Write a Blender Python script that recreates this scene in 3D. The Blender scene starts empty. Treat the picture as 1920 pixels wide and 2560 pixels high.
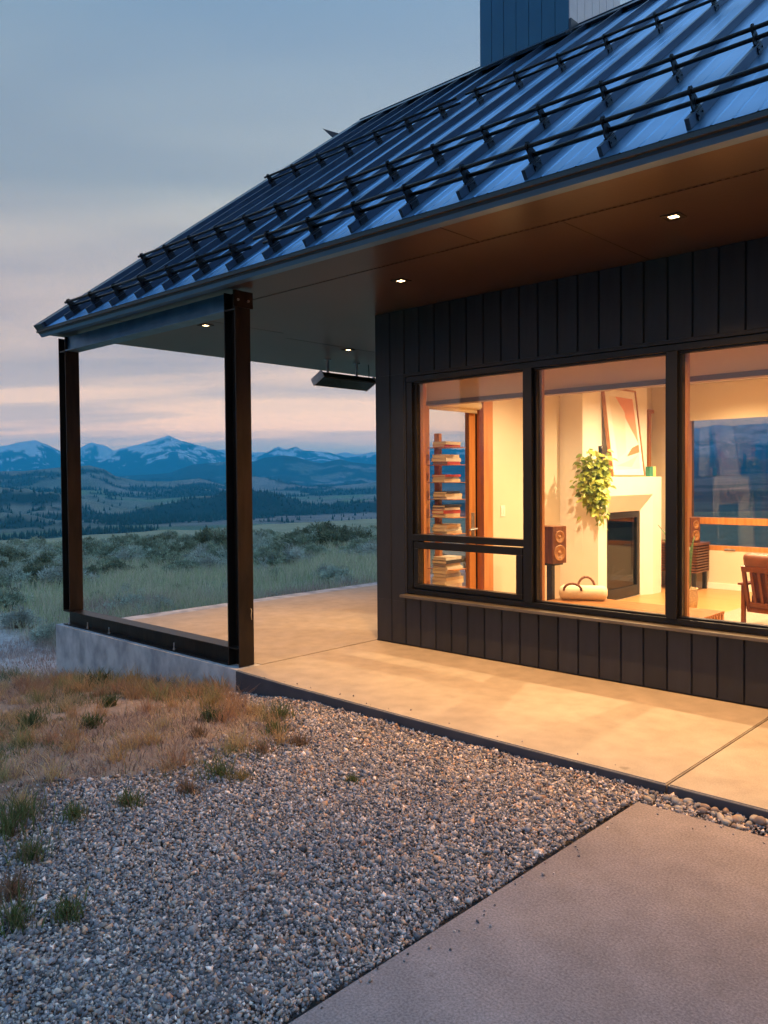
import bpy, bmesh, math, random
import numpy as np
from mathutils import Vector, Matrix
random.seed(7); RNG = np.random.default_rng(7)
S = bpy.context.scene
COL = S.collection

# ------------------------------------------------------------------ camera
CAM = (5.2607, -5.5136, 1.5)
cd = bpy.data.cameras.new('camera'); cam = bpy.data.objects.new('camera', cd); COL.objects.link(cam)
yaw, pitch, roll = 0.751581, -0.0273577, -0.0076698
fw = Vector((-math.sin(yaw)*math.cos(pitch), math.cos(yaw)*math.cos(pitch), math.sin(pitch)))
rt = Vector((math.cos(yaw), math.sin(yaw), 0)); up = rt.cross(fw)
r2 = math.cos(roll)*rt + math.sin(roll)*up; u2 = -math.sin(roll)*rt + math.cos(roll)*up
cam.matrix_world = Matrix(((r2.x, u2.x, -fw.x, CAM[0]), (r2.y, u2.y, -fw.y, CAM[1]), (r2.z, u2.z, -fw.z, CAM[2]), (0, 0, 0, 1)))
cd.sensor_fit = 'HORIZONTAL'; cd.sensor_width = 24.0; cd.lens = 25.3173; cd.shift_y = -0.011438
cd.clip_start = 0.05; cd.clip_end = 90000
S.camera = cam

# ------------------------------------------------------------------ world: dusk sky, afterglow beyond the house
SUNAZ = Vector((0.55, 0.835, 0)).normalized()      # where the sun went down
wd = bpy.data.worlds.new('World'); S.world = wd; wd.use_nodes = True
nt = wd.node_tree; nt.nodes.clear(); N = nt.nodes; L = nt.links
def nd(t, **k):
    n = N.new(t)
    for a, b in k.items(): setattr(n, a, b)
    return n
def mth(op, a, b=None, c=None, clamp=False):
    n = nd('ShaderNodeMath', operation=op, use_clamp=clamp)
    for i, q in enumerate((a, b, c)):
        if q is None: continue
        if isinstance(q, (int, float)): n.inputs[i].default_value = q
        else: L.new(q, n.inputs[i])
    return n.outputs[0]
def ramp(fac, stops):
    n = nd('ShaderNodeValToRGB'); e = n.color_ramp.elements
    while len(e) > 1: e.remove(e[-1])
    e[0].position = stops[0][0]; e[0].color = (*stops[0][1], 1)
    for p, cc in stops[1:]:
        q = e.new(p); q.color = (*cc, 1)
    L.new(fac, n.inputs[0]); return n.outputs[0]
def mixc(f, a, b):
    n = nd('ShaderNodeMix', data_type='RGBA')
    for s, q in ((0, f), (6, a), (7, b)):
        if isinstance(q, (int, float)): n.inputs[s].default_value = q
        elif isinstance(q, tuple): n.inputs[s].default_value = (*q, 1)
        else: L.new(q, n.inputs[s])
    return n.outputs[2]
tc = nd('ShaderNodeTexCoord'); sp = nd('ShaderNodeSeparateXYZ'); L.new(tc.outputs['Generated'], sp.inputs[0])
X_, Y_, Z_ = sp.outputs
el = mth('MAXIMUM', Z_, 0.0)
hl = mth('SQRT', mth('MAXIMUM', mth('SUBTRACT', 1.0, mth('MULTIPLY', Z_, Z_)), 1e-4))
dt = mth('DIVIDE', mth('ADD', mth('MULTIPLY', X_, SUNAZ.x), mth('MULTIPLY', Y_, SUNAZ.y)), hl)
side = mth('MULTIPLY_ADD', dt, 0.5, 0.5, clamp=True)
SKY_GLOW = [(0.0, (4.7, 2.3, .78)), (.05, (3.7, 1.95, .74)), (.09, (2.0, 1.17, .55)), (.14, (1.05, .70, .43)), (.20, (.75, .55, .40)), (.33, (.48, .46, .40)), (.52, (.26, .34, .41)), (1, (.31, .60, .97))]
SKY_BACK = [(0.0, (3.1, 1.6, .64)), (.05, (2.5, 1.36, .59)), (.09, (1.2, .74, .41)), (.14, (.61, .43, .31)), (.20, (.43, .325, .275)), (.33, (.24, .26, .265)), (.52, (.12, .20, .285)), (1, (.24, .54, .96))]
base = mixc(mth('POWER', side, 1.2), ramp(el, SKY_BACK), ramp(el, SKY_GLOW))
den = mth('ADD', mth('ABSOLUTE', Z_), 0.10)
cmb = nd('ShaderNodeCombineXYZ')
# clouds lie in a flat layer: project the direction on to it, streaks across the view
px = mth('DIVIDE', X_, den); py = mth('DIVIDE', Y_, den)
L.new(mth('MULTIPLY', mth('ADD', mth('MULTIPLY', px, .73), mth('MULTIPLY', py, .68)), .32), cmb.inputs[0])
L.new(mth('ADD', mth('MULTIPLY', px, -.68), mth('MULTIPLY', py, .73)), cmb.inputs[1])
nz = nd('ShaderNodeTexNoise'); nz.inputs['Scale'].default_value = 1.0; nz.inputs['Detail'].default_value = 4; nz.inputs['Roughness'].default_value = .5; nz.inputs['Distortion'].default_value = .35
L.new(cmb.outputs[0], nz.inputs['Vector'])
cl = ramp(nz.outputs[0], [(.43, (0, 0, 0)), (.57, (1, 1, 1))])
veil = mth('MULTIPLY', cl, mth('SUBTRACT', 1.0, mth('MULTIPLY', mth('SUBTRACT', el, .02), 1.15), clamp=True))
dark = nd('ShaderNodeMix', data_type='RGBA', blend_type='MULTIPLY'); dark.inputs[0].default_value = 1
L.new(base, dark.inputs[6]); dark.inputs[7].default_value = (.50, .60, .80, 1)
cloudy = mixc(mth('MULTIPLY', veil, .85), base, dark.outputs[2])
sk = nd('ShaderNodeTexSky', sky_type='NISHITA'); sk.sun_disc = False; sk.sun_elevation = math.radians(1.0)
sk.sun_rotation = math.atan2(SUNAZ.x, SUNAZ.y)
skm = nd('ShaderNodeMix', data_type='RGBA', blend_type='MULTIPLY'); skm.inputs[0].default_value = 1
L.new(sk.outputs[0], skm.inputs[6]); skm.inputs[7].default_value = (.08, .08, .08, 1)
final = mixc(.06, cloudy, skm.outputs[2])
bg = nd('ShaderNodeBackground'); bg.inputs[1].default_value = 1.75; L.new(final, bg.inputs[0])
wo = nd('ShaderNodeOutputWorld'); L.new(bg.outputs[0], wo.inputs[0])

# ------------------------------------------------------------------ the last of the sun, very weak
sd = bpy.data.lights.new('sun', 'SUN'); sd.energy = 0.12; sd.angle = math.radians(12); sd.color = (1, .72, .55)
so = bpy.data.objects.new('sun', sd); COL.objects.link(so)
so.rotation_euler = (Vector((-SUNAZ.x, -SUNAZ.y, -math.tan(math.radians(4))))).to_track_quat('-Z', 'Y').to_euler()
S.view_settings.view_transform = 'Standard'; S.view_settings.look = 'None'
S.view_settings.exposure = 0.0; S.view_settings.gamma = 1.0; S.view_settings.use_curve_mapping = False
S.render.engine = 'CYCLES'
cy = S.cycles
cy.use_denoising = True; cy.use_adaptive_sampling = True; cy.adaptive_threshold = .03; cy.max_bounces = 7; cy.diffuse_bounces = 3; cy.glossy_bounces = 3; cy.transparent_max_bounces = 12
cy.transmission_bounces = 6; cy.volume_bounces = 2; cy.caustics_reflective = False; cy.caustics_refractive = False
cy.sample_clamp_indirect = 6.0

# ------------------------------------------------------------------ helpers
MATS = {}
def mat(name, c1, c2=None, rough=.6, metal=0., scale=8., detail=5., bump=0., bscale=None, stretch=None, attr=None, spec=.5, lo=.35, hi=.65, coat=0., trans=0., rnd=0.):
    m = bpy.data.materials.new(name); m.use_nodes = True; t = m.node_tree; n = t.nodes; l = t.links
    b = n['Principled BSDF']; b.inputs['Roughness'].default_value = rough; b.inputs['Metallic'].default_value = metal
    b.inputs['Specular IOR Level'].default_value = spec
    if coat: b.inputs['Coat Weight'].default_value = coat
    b.inputs['Base Color'].default_value = (*c1, 1)
    co = n.new('ShaderNodeTexCoord'); src = co.outputs['Object']
    if stretch:
        mp = n.new('ShaderNodeMapping'); mp.inputs['Scale'].default_value = stretch; l.new(src, mp.inputs[0]); src = mp.outputs[0]
    colour = None
    if c2 is not None:
        z = n.new('ShaderNodeTexNoise'); z.inputs['Scale'].default_value = scale; z.inputs['Detail'].default_value = detail; l.new(src, z.inputs['Vector'])
        r = n.new('ShaderNodeValToRGB'); r.color_ramp.elements[0].position = lo; r.color_ramp.elements[1].position = hi
        r.color_ramp.elements[0].color = (*c1, 1); r.color_ramp.elements[1].color = (*c2, 1)
        l.new(z.outputs[0], r.inputs[0]); colour = r.outputs[0]
    if attr:
        a = n.new('ShaderNodeAttribute'); a.attribute_name = attr
        if colour is None: colour = a.outputs['Color']
        else:
            x = n.new('ShaderNodeMix'); x.data_type = 'RGBA'; x.blend_type = 'MULTIPLY'; x.inputs[0].default_value = 1
            l.new(a.outputs['Color'], x.inputs[6]); l.new(colour, x.inputs[7]); colour = x.outputs[2]
    if rnd and colour is not None:   # each piece its own tone
        oi = n.new('ShaderNodeObjectInfo'); hs = n.new('ShaderNodeHueSaturation'); mr = n.new('ShaderNodeMapRange'); mr.inputs['To Min'].default_value = 1-rnd; mr.inputs['To Max'].default_value = 1+rnd
        l.new(oi.outputs['Random'], mr.inputs['Value']); l.new(mr.outputs[0], hs.inputs['Value']); l.new(colour, hs.inputs['Color']); colour = hs.outputs[0]
    if colour is not None: l.new(colour, b.inputs['Base Color'])
    if bump:
        z = n.new('ShaderNodeTexNoise'); z.inputs['Scale'].default_value = bscale or scale*4; z.inputs['Detail'].default_value = 6; l.new(src, z.inputs['Vector'])
        q = n.new('ShaderNodeBump'); q.inputs['Strength'].default_value = bump; q.inputs['Distance'].default_value = .01
        l.new(z.outputs[0], q.inputs['Height']); l.new(q.outputs[0], b.inputs['Normal'])
    if trans:   # thin leaf: some light passes
        tr = n.new('ShaderNodeBsdfTranslucent'); mx = n.new('ShaderNodeMixShader'); mx.inputs[0].default_value = trans
        if colour is not None: l.new(colour, tr.inputs[0])
        else: tr.inputs[0].default_value = (*c1, 1)
        l.new(b.outputs[0], mx.inputs[1]); l.new(tr.outputs[0], mx.inputs[2]); l.new(mx.outputs[0], n['Material Output'].inputs[0])
    MATS[name] = m; return m
def concrete(name, c1, c2, speck=.25, rough=.7, mott=1.2, grain=260., bump=.15):
    """mottled concrete: broad clouding, finer blotches, salt and pepper grain, a few dark stains"""
    m = bpy.data.materials.new(name); m.use_nodes = True; t = m.node_tree; n = t.nodes; l = t.links; b = n['Principled BSDF']
    co = n.new('ShaderNodeTexCoord'); O = co.outputs['Object']
    def noise(sc, det, ro=.55):
        z = n.new('ShaderNodeTexNoise'); z.inputs['Scale'].default_value = sc; z.inputs['Detail'].default_value = det; z.inputs['Roughness'].default_value = ro; l.new(O, z.inputs['Vector']); return z.outputs[0]
    def mp(src, a, b_, lo, hi):
        r = n.new('ShaderNodeMapRange'); r.inputs['From Min'].default_value = a; r.inputs['From Max'].default_value = b_; r.inputs['To Min'].default_value = lo; r.inputs['To Max'].default_value = hi; l.new(src, r.inputs['Value']); return r.outputs[0]
    def mul(a, b_):
        q = n.new('ShaderNodeMath'); q.operation = 'MULTIPLY'; l.new(a, q.inputs[0]); l.new(b_, q.inputs[1]); return q.outputs[0]
    r = n.new('ShaderNodeValToRGB'); r.color_ramp.elements[0].position = .32; r.color_ramp.elements[1].position = .68; r.color_ramp.elements[0].color = (*c1, 1); r.color_ramp.elements[1].color = (*c2, 1)
    l.new(noise(mott, 9, .62), r.inputs[0])
    v = mul(mp(noise(7, 6), .3, .7, .88, 1.12), mp(noise(grain, 3, .7), .32, .68, 1-speck, 1+speck))
    vo = n.new('ShaderNodeTexVoronoi'); vo.inputs['Scale'].default_value = 1.3; l.new(O, vo.inputs['Vector'])
    dist = n.new('ShaderNodeMath'); dist.operation = 'ADD'; l.new(vo.outputs['Distance'], dist.inputs[0]); l.new(mp(noise(22, 4), .3, .7, -.02, .02), dist.inputs[1])
    v = mul(v, mp(dist.outputs[0], .015, .04, .62, 1.0))
    hs = n.new('ShaderNodeHueSaturation'); l.new(v, hs.inputs['Value']); l.new(r.outputs[0], hs.inputs['Color']); l.new(hs.outputs[0], b.inputs['Base Color'])
    l.new(mp(noise(3, 6), .3, .7, rough-.12, rough+.12), b.inputs['Roughness']); b.inputs['Specular IOR Level'].default_value = .35
    q = n.new('ShaderNodeBump'); q.inputs['Strength'].default_value = bump; q.inputs['Distance'].default_value = .004; l.new(noise(grain*.5, 5, .7), q.inputs['Height']); l.new(q.outputs[0], b.inputs['Normal'])
    MATS[name] = m; return m
def emis(name, c, s):
    m = bpy.data.materials.new(name); m.use_nodes = True; n = m.node_tree.nodes; n.remove(n['Principled BSDF'])
    e = n.new('ShaderNodeEmission'); e.inputs[0].default_value = (*c, 1); e.inputs[1].default_value = s
    m.node_tree.links.new(e.outputs[0], n['Material Output'].inputs[0]); MATS[name] = m; return m
def glass(name, tint=(1, 1, 1), ior=1.5, rough=0.0):
    m = bpy.data.materials.new(name); m.use_nodes = True; t = m.node_tree; n = t.nodes; l = t.links; n.remove(n['Principled BSDF'])
    a = n.new('ShaderNodeBsdfTransparent'); a.inputs[0].default_value = (*tint, 1)
    g = n.new('ShaderNodeBsdfGlossy'); g.inputs['Roughness'].default_value = rough
    f = n.new('ShaderNodeFresnel'); ge = n.new('ShaderNodeNewGeometry'); mp = n.new('ShaderNodeMapRange')      # same reflectance from both sides of the thin pane
    mp.inputs['To Min'].default_value = ior; mp.inputs['To Max'].default_value = 1/ior; l.new(ge.outputs['Backfacing'], mp.inputs['Value']); l.new(mp.outputs[0], f.inputs[0])
    x = n.new('ShaderNodeMixShader'); l.new(f.outputs[0], x.inputs[0]); l.new(a.outputs[0], x.inputs[1]); l.new(g.outputs[0], x.inputs[2])
    l.new(x.outputs[0], n['Material Output'].inputs[0]); MATS[name] = m; return m

def link(o, parent=None):
    COL.objects.link(o)
    if parent is not None: o.parent = parent
    return o
def tag(o, label=None, cat=None, group=None, kind=None):
    if label: o['label'] = label
    if cat: o['category'] = cat
    if group: o['group'] = group
    if kind: o['kind'] = kind
    return o
def empty(name, loc=(0, 0, 0), rz=0., parent=None):
    o = bpy.data.objects.new(name, None); o.location = loc; o.rotation_euler = (0, 0, rz); return link(o, parent)
def pydata(name, v, f, m, parent=None, smooth=False):
    me = bpy.data.meshes.new(name); me.from_pydata([tuple(q) for q in v], [], [tuple(q) for q in f]); me.update()
    if smooth: me.polygons.foreach_set('use_smooth', [True]*len(me.polygons))
    if m is not None: me.materials.append(m)
    return link(bpy.data.objects.new(name, me), parent)
def npmesh(name, V, F, m, parent=None, smooth=False, colors=None):
    """V (n,3); F (k,3) or (k,4) arrays; colors (n,3) point colours"""
    me = bpy.data.meshes.new(name); V = np.asarray(V, np.float32); F = np.asarray(F, np.int32); k = F.shape[1]
    me.vertices.add(len(V)); me.vertices.foreach_set('co', V.ravel())
    me.loops.add(F.size); me.loops.foreach_set('vertex_index', F.ravel())
    me.polygons.add(len(F)); me.polygons.foreach_set('loop_start', np.arange(0, F.size, k, dtype=np.int32))
    me.polygons.foreach_set('loop_total', np.full(len(F), k, np.int32))
    if smooth: me.polygons.foreach_set('use_smooth', np.ones(len(F), bool))
    me.update(calc_edges=True); me.validate()
    if colors is not None:
        a = me.attributes.new('tint', 'FLOAT_COLOR', 'POINT'); cc = np.ones((len(V), 4), np.float32); cc[:, :3] = colors
        a.data.foreach_set('color', cc.ravel())
    if m is not None: me.materials.append(m)
    return link(bpy.data.objects.new(name, me), parent)
class MB:
    def __init__(s): s.v = []; s.f = []
    def add(s, v, f):
        k = len(s.v); s.v += [tuple(q) for q in v]; s.f += [tuple(i+k for i in q) for q in f]; return s
    def box(s, x0, x1, y0, y1, z0, z1, M=None):
        v = [Vector(q) for q in ((x0, y0, z0), (x1, y0, z0), (x1, y1, z0), (x0, y1, z0), (x0, y0, z1), (x1, y0, z1), (x1, y1, z1), (x0, y1, z1))]
        if M is not None: v = [M @ q for q in v]
        return s.add(v, ((0, 3, 2, 1), (4, 5, 6, 7), (0, 1, 5, 4), (1, 2, 6, 5), (2, 3, 7, 6), (3, 0, 4, 7)))
    def bbox(s, x0, x1, y0, y1, z0, z1, b=.004, M=None):
        """box with bevelled edges"""
        bm = bmesh.new(); bmesh.ops.create_cube(bm, size=1)
        for q in bm.verts: q.co = Vector(((x0+x1)/2+q.co.x*(x1-x0), (y0+y1)/2+q.co.y*(y1-y0), (z0+z1)/2+q.co.z*(z1-z0)))
        bmesh.ops.bevel(bm, geom=bm.edges[:], offset=b, segments=2, profile=.6, affect='EDGES')
        bm.verts.index_update(); v = [q.co.copy() for q in bm.verts]
        if M is not None: v = [M @ q for q in v]
        s.add(v, [[q.index for q in f.verts] for f in bm.faces]); bm.free(); return s
    def tube(s, pts, r, n=10, cap=True, M=None):
        pts = [Vector(p) for p in pts]; rr = r if hasattr(r, '__len__') else [r]*len(pts); k = len(s.v); ref = None
        for i, p in enumerate(pts):
            d = (pts[min(i+1, len(pts)-1)]-pts[max(i-1, 0)]).normalized()
            if ref is None: ref = d.orthogonal().normalized()
            a = (ref-d*ref.dot(d)).normalized(); ref = a; b = d.cross(a)
            for j in range(n):
                t = 2*math.pi*j/n; q = p+(a*math.cos(t)+b*math.sin(t))*rr[i]
                s.v.append(tuple(M @ q if M is not None else q))
        for i in range(len(pts)-1):
            for j in range(n): s.f.append((k+i*n+j, k+i*n+(j+1) % n, k+(i+1)*n+(j+1) % n, k+(i+1)*n+j))
        if cap: s.f.append(tuple(k+j for j in reversed(range(n)))); s.f.append(tuple(k+(len(pts)-1)*n+j for j in range(n)))
        return s
    def lathe(s, prof, n=20, c=(0, 0, 0), axis='z', M=None):
        k = len(s.v)
        for r, h in prof:
            for j in range(n):
                t = 2*math.pi*j/n
                q = Vector((c[0]+r*math.cos(t), c[1]+r*math.sin(t), c[2]+h)) if axis == 'z' else Vector((c[0]+h, c[1]+r*math.cos(t), c[2]+r*math.sin(t)))
                s.v.append(tuple(M @ q if M is not None else q))
        for i in range(len(prof)-1):
            for j in range(n): s.f.append((k+i*n+j, k+i*n+(j+1) % n, k+(i+1)*n+(j+1) % n, k+(i+1)*n+j))
        s.f.append(tuple(k+j for j in reversed(range(n)))); s.f.append(tuple(k+(len(prof)-1)*n+j for j in range(n))); return s
    def prism(s, poly, axis, a, b):
        """poly: 2-D points; extruded along axis from a to b (axis x: poly is (y,z); y: (x,z); z: (x,y))"""
        def P(q, h): return {'x': (h, q[0], q[1]), 'y': (q[0], h, q[1]), 'z': (q[0], q[1], h)}[axis]
        n = len(poly); s.add([P(q, a) for q in poly]+[P(q, b) for q in poly], [tuple(range(n))[::-1], tuple(range(n, 2*n))]+[(i, (i+1) % n, n+(i+1) % n, n+i) for i in range(n)]); return s
    def build(s, name, m, parent=None, smooth=False):
        o = pydata(name, s.v, s.f, m, parent, smooth)
        bm = bmesh.new(); bm.from_mesh(o.data); bmesh.ops.recalc_face_normals(bm, faces=bm.faces[:]); bm.to_mesh(o.data); bm.free()
        return o
def box(name, x0, x1, y0, y1, z0, z1, m, parent=None, b=0.):
    w = MB()
    if b: w.bbox(x0, x1, y0, y1, z0, z1, b)
    else: w.box(x0, x1, y0, y1, z0, z1)
    return w.build(name, m, parent)
def copy(o, parent=None, loc=None):
    c = o.copy(); COL.objects.link(c)
    if parent is not None: c.parent = parent
    if loc is not None: c.location = loc
    return c

# numpy value noise
_P = np.random.default_rng(3).random((256, 256))
def vnoise(x, y):
    xi = np.floor(x).astype(int); yi = np.floor(y).astype(int); fx = x-xi; fy = y-yi
    fx = fx*fx*(3-2*fx); fy = fy*fy*(3-2*fy); g = lambda a, b: _P[a & 255, b & 255]
    return (g(xi, yi)*(1-fx)+g(xi+1, yi)*fx)*(1-fy)+(g(xi, yi+1)*(1-fx)+g(xi+1, yi+1)*fx)*fy
def fbm(x, y, o=5, gain=.5, ridged=False):
    s = 0; a = 1; t = 0
    for i in range(o):
        q = vnoise(x*2**i+i*17.3, y*2**i+i*9.1)
        if ridged: q = 1-np.abs(2*q-1)
        s = s+a*q; t += a; a *= gain
    return s/t
# ------------------------------------------------------------------ materials
siding = mat('siding_paint', (.015, .017, .026), (.021, .023, .033), rough=.45, scale=3, stretch=(6, 6, 1), bump=.15, bscale=60, rnd=.22)
soffit_m = mat('soffit_paint', (.046, .028, .021), (.064, .039, .029), rough=.29, spec=.50, scale=1.1, detail=7, bump=.04, bscale=30)
roofm = mat('roof_metal', (.125, .31, .56), (.16, .37, .64), rough=.32, metal=.7, scale=2, detail=3, bump=.05, bscale=3, rnd=.08)
seamm = mat('seam_metal', (.035, .06, .10), (.045, .075, .125), rough=.35, metal=.5, scale=3)
trimm = mat('trim_metal', (.040, .055, .080), (.050, .066, .095), rough=.33, metal=.5, scale=3)
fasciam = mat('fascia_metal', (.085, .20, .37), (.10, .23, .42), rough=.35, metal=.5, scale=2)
pipem = mat('black_pipe', (.012, .014, .018), rough=.38, metal=.6)
steel = mat('dark_steel', (.016, .013, .013), (.034, .024, .020), rough=.42, metal=.55, scale=5, detail=8, stretch=(3, 3, .6), bump=.12, bscale=25)
bolt_m = mat('galvanised_steel', (.35, .37, .40), (.5, .52, .55), rough=.4, metal=.8, scale=30)
frame_m = mat('window_frame_bronze', (.012, .011, .013), (.016, .015, .017), rough=.33, metal=.3, scale=4)
sill_m = mat('sill_flashing', (.12, .105, .095), (.16, .14, .125), rough=.4, metal=.3, scale=6)
chim_m = mat('chimney_metal', (.015, .11, .22), (.02, .13, .25), rough=.35, metal=.2, scale=1.5)
chim_s = mat('chimney_skyglow_metal', (.42, .44, .52), (.50, .52, .60), rough=.3, metal=.6, scale=1.5)  # same cladding as the front; reflected sky glow put into the paler colour
conc = concrete('slab_concrete', (.37, .315, .255), (.445, .38, .31), .18, .6, 1.1, 140., .2)
pedc = mat('cast_concrete', (.30, .31, .35), (.56, .56, .58), rough=.8, scale=6.5, detail=10, bump=.4, bscale=26, lo=.34, hi=.62, stretch=(1, 1, .7))
glass_m = glass('window_glass', (.97, .975, .97))
oak = mat('fir_wood', (.44, .17, .045), (.56, .24, .075), rough=.35, scale=3, detail=6, stretch=(8, 8, .7))
walnut = mat('walnut_wood', (.10, .032, .014), (.19, .066, .028), rough=.4, scale=5, detail=6, stretch=(8, 8, .8))
teak = mat('bench_wood', (.34, .14, .05), (.46, .21, .08), rough=.4, scale=5, stretch=(.8, 9, 9))
floorm = mat('oak_floor', (.46, .23, .08), (.56, .30, .12), rough=.35, scale=3, stretch=(.6, 8, 1))
wallm = mat('cream_wall_paint', (.66, .58, .44), (.69, .61, .465), rough=.75, scale=2)
whitem = mat('white_plaster', (.80, .76, .69), (.84, .80, .73), rough=.75, scale=3)
shadem = mat('shade_fabric', (.66, .57, .42), (.70, .61, .45), rough=.9, scale=120, stretch=(1, 1, 1), bump=.1)
leather = mat('brown_leather', (.14, .042, .018), (.20, .062, .027), rough=.42, scale=12, bump=.15, bscale=120)
black = mat('black_matte', (.012, .011, .011), rough=.5)
cream = mat('cream_canvas', (.72, .62, .42), (.78, .68, .48), rough=.85, scale=60, bump=.2)
insert_m = mat('fireplace_black_metal', (.020, .016, .013), (.03, .024, .02), rough=.45, metal=.3, scale=10)
lens_m = emis('lamp_lens', (1, .66, .32), 14)

# ------------------------------------------------------------------ the house
ZS = 3.05                       # soffit
XL = -2.965; XR = 8.4; XS = -3.115            # roof ends
EY, EZ = -1.85, 3.0685           # eave of the front slope
RY = 2.86; K = .75; RZ = EZ+K*(RY-EY)
house = empty('house', (0, 0, 0))
tag(house, 'dark modern house with blue standing seam metal roof and a covered concrete porch', 'house')

# --- outer walls and siding boards
wall = box('front_wall', 0.012, XR-.6, .012, .10, .0, .43, siding, house)
up_ = box('upper_wall', 0.012, XR-.6, .012, .20, 2.47, ZS-.002, siding, house)
pier = box('corner_wall', 0.012, .36, .012, .20, .432, 2.468, siding, house)
BW = .1757
def boards(parent, xs, z0, z1):
    first = None
    for x in xs:
        if first is None:
            w = MB(); w.prism([(.003, .012), (.0085, -.004), (.166, -.004), (.1725, .006), (.1725, .012)], 'z', z0, z1)
            first = w.build('siding_board', siding, parent); first.location.x = x
        else:
            c = copy(first, parent, (x, 0, 0))
X0 = .374
boards(up_, [X0-BW*2+BW*i for i in range(2)], 2.4705, ZS-.004)
boards(up_, [X0+BW*i for i in range(44)], 2.4705, ZS-.004)
boards(pier, [X0-BW*2+BW*i-.002 for i in range(2)], .4, 2.4695)
boards(wall, [X0-BW*2+BW*i for i in range(2)], .012, .3995)
boards(wall, [X0+BW*i for i in range(44)], .012, .4345)
# left end wall (porch side) with the door opening y .52-1.44
lw = MB()
for y0, y1, z0, z1 in ((.202, .52, 0, ZS), (.52, 1.44, 2.36, ZS), (1.44, 5.72, 0, ZS)): lw.box(0, .12, y0, y1, z0, z1)
lw.box(0, .0115, .012, .2015, 0, ZS)
left_wall = lw.build('porch_wall', siding, house)
for i in range(30):
    y = .2+i*BW
    z0 = 2.42 if .40 < y+.09 < 1.55 else .01
    b_ = box('siding_board', -.014, -.001, y+.003, y+BW-.003, z0, ZS-.004, siding, left_wall)
box('back_wall_outer', 0, 0.60, 5.60, 5.72, 0, ZS, siding, house)
w = MB(); w.box(.60, XR-.6, 5.60, 5.72, 0, .50); w.box(.60, XR-.6, 5.60, 5.72, 2.46, ZS); w.box(4.3, XR-.6, 5.60, 5.72, .5, 2.46); w.build('rear_wall', siding, house)
box('end_wall', XR-.6, XR-.45, 0, 5.72, 0, ZS, siding, house)

# --- windows
wf = MB()
GX0, GX1 = .373, 4.13
Y0, Y1 = .0, .085
def fr(x0, x1, z0, z1, y0=Y0+.004, y1=Y1): wf.bbox(x0, x1, y0, y1, z0, z1, .004)
wf.box(GX0-.012, GX1, -.012, .02, 2.440, 2.468)                    # head trim
fr(.388, GX1, 2.388, 2.438); fr(.392, GX1, 2.372, 2.389, .03, .08)
fr(.388, GX1, .478, .520); fr(.392, GX1, .519, .535, .03, .08)     # bottom rail, two steps
fr(.388, .455, .521, 2.387); fr(.454, .490, .536, 2.371, .03, .08)
for a, b_ in ((1.640, 1.722), (2.826, 2.902), (4.02, 4.12)):
    fr(a, b_, .521, 2.387, -.008, .09); fr(a-.024, a+.001, .536, 2.371, .03, .08); fr(b_-.001, b_+.022, .536, 2.371, .03, .08)
fr(.456, 1.639, .962, 1.020, -.004, .085)                           # transom rail
wframe = wf.build('window', frame_m, house); wframe['label'] = 'dark bronze frame of the long front window'
wf = MB()                                                            # lower awning sash
fr(.470, 1.628, .536, .572, .0, .07); fr(.470, 1.628, .890, .952, .0, .07); fr(.470, .520, .573, .889, .0, .07); fr(1.565, 1.628, .573, .889, .0, .07)
sash = wf.build('awning_sash', frame_m, house)
for x0, x1, z0, z1, p in ((.485, 1.62, 1.02, 2.375, wframe), (1.742, 2.804, .53, 2.375, wframe), (2.922, 4.0, .53, 2.375, wframe), (.518, 1.567, .570, .892, sash)):
    box('pane', x0, x1, .052, .058, z0, z1, glass_m, p)
box('window_sill', GX0-.004, GX1, -.085, .03, .4475, .4705, sill_m, house, .003)
# jamb reveal of the opening and the timber lining inside
wl = MB()
wl.box(.373, .387, -.004, .09, .476, 2.439)
wl.build('jamb_trim', siding, house)
wl = MB()
for x0, x1, yy in ((.40, .514, .13), (1.645, 1.756, .13), (2.83, 2.936, .13), (4.02, 4.12, .14)): wl.box(x0, x1, .0915, yy, .50, 2.40)
wl.box(.40, GX1, .0915, .20, .462, .4995); wl.box(.40, GX1, .0915, .20, 2.4005, 2.44)
wl.build('window_lining', oak, house)

# --- inside shell
box('floor', .0, XR-.6, .10, 5.60, -.05, .02, floorm, house)
box('ceiling', .12, XR-.6, .20, 5.60, 2.78, 2.84, whitem, house)
iw = MB()
for y0, y1, z0, z1 in ((.2005, .48, .02, 2.779), (.48, 1.46, 2.40, 2.779), (1.46, 5.595, .02, 2.779)): iw.box(.1205, .20, y0, y1, z0, z1)
iw.build('interior_side_wall', wallm, house)
iw = MB(); iw.box(.2005, .66, 5.45, 5.5995, .02, 2.779); iw.box(.66, XR-.7, 5.45, 5.5995, .02, .535); iw.box(.66, XR-.7, 5.45, 5.5995, 2.46, 2.779); iw.box(4.3, XR-.7, 5.45, 5.5995, .535, 2.46)
iw.build('interior_back_wall', wallm, house)
iw = MB(); iw.box(.2005, .3995, .201, .25, .02, 2.779); iw.box(.40, XR-.7, .201, .25, 2.441, 2.779); iw.box(.40, XR-.7, .101, .2, .02, .461); iw.box(4.125, XR-.7, .201, .25, .462, 2.44)
iw.build('interior_front_wall', wallm, house)
box('interior_end_wall', 6.6, 6.68, .251, 5.449, .02, 2.779, wallm, house)
box('baseboard', .66, XR-.7, 5.436, 5.4495, .021, .10, whitem, house)
box('shade_valance', .405, 4.1, .27, .273, 2.235, 2.44, mat('shade_cloth', (.80, .70, .62), rough=.9, trans=.6), house)
box('valance_trim', .405, 4.1, .262, .37, 2.195, 2.234, mat('mauve_trim', (.30, .24, .24), rough=.6), house)

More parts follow.
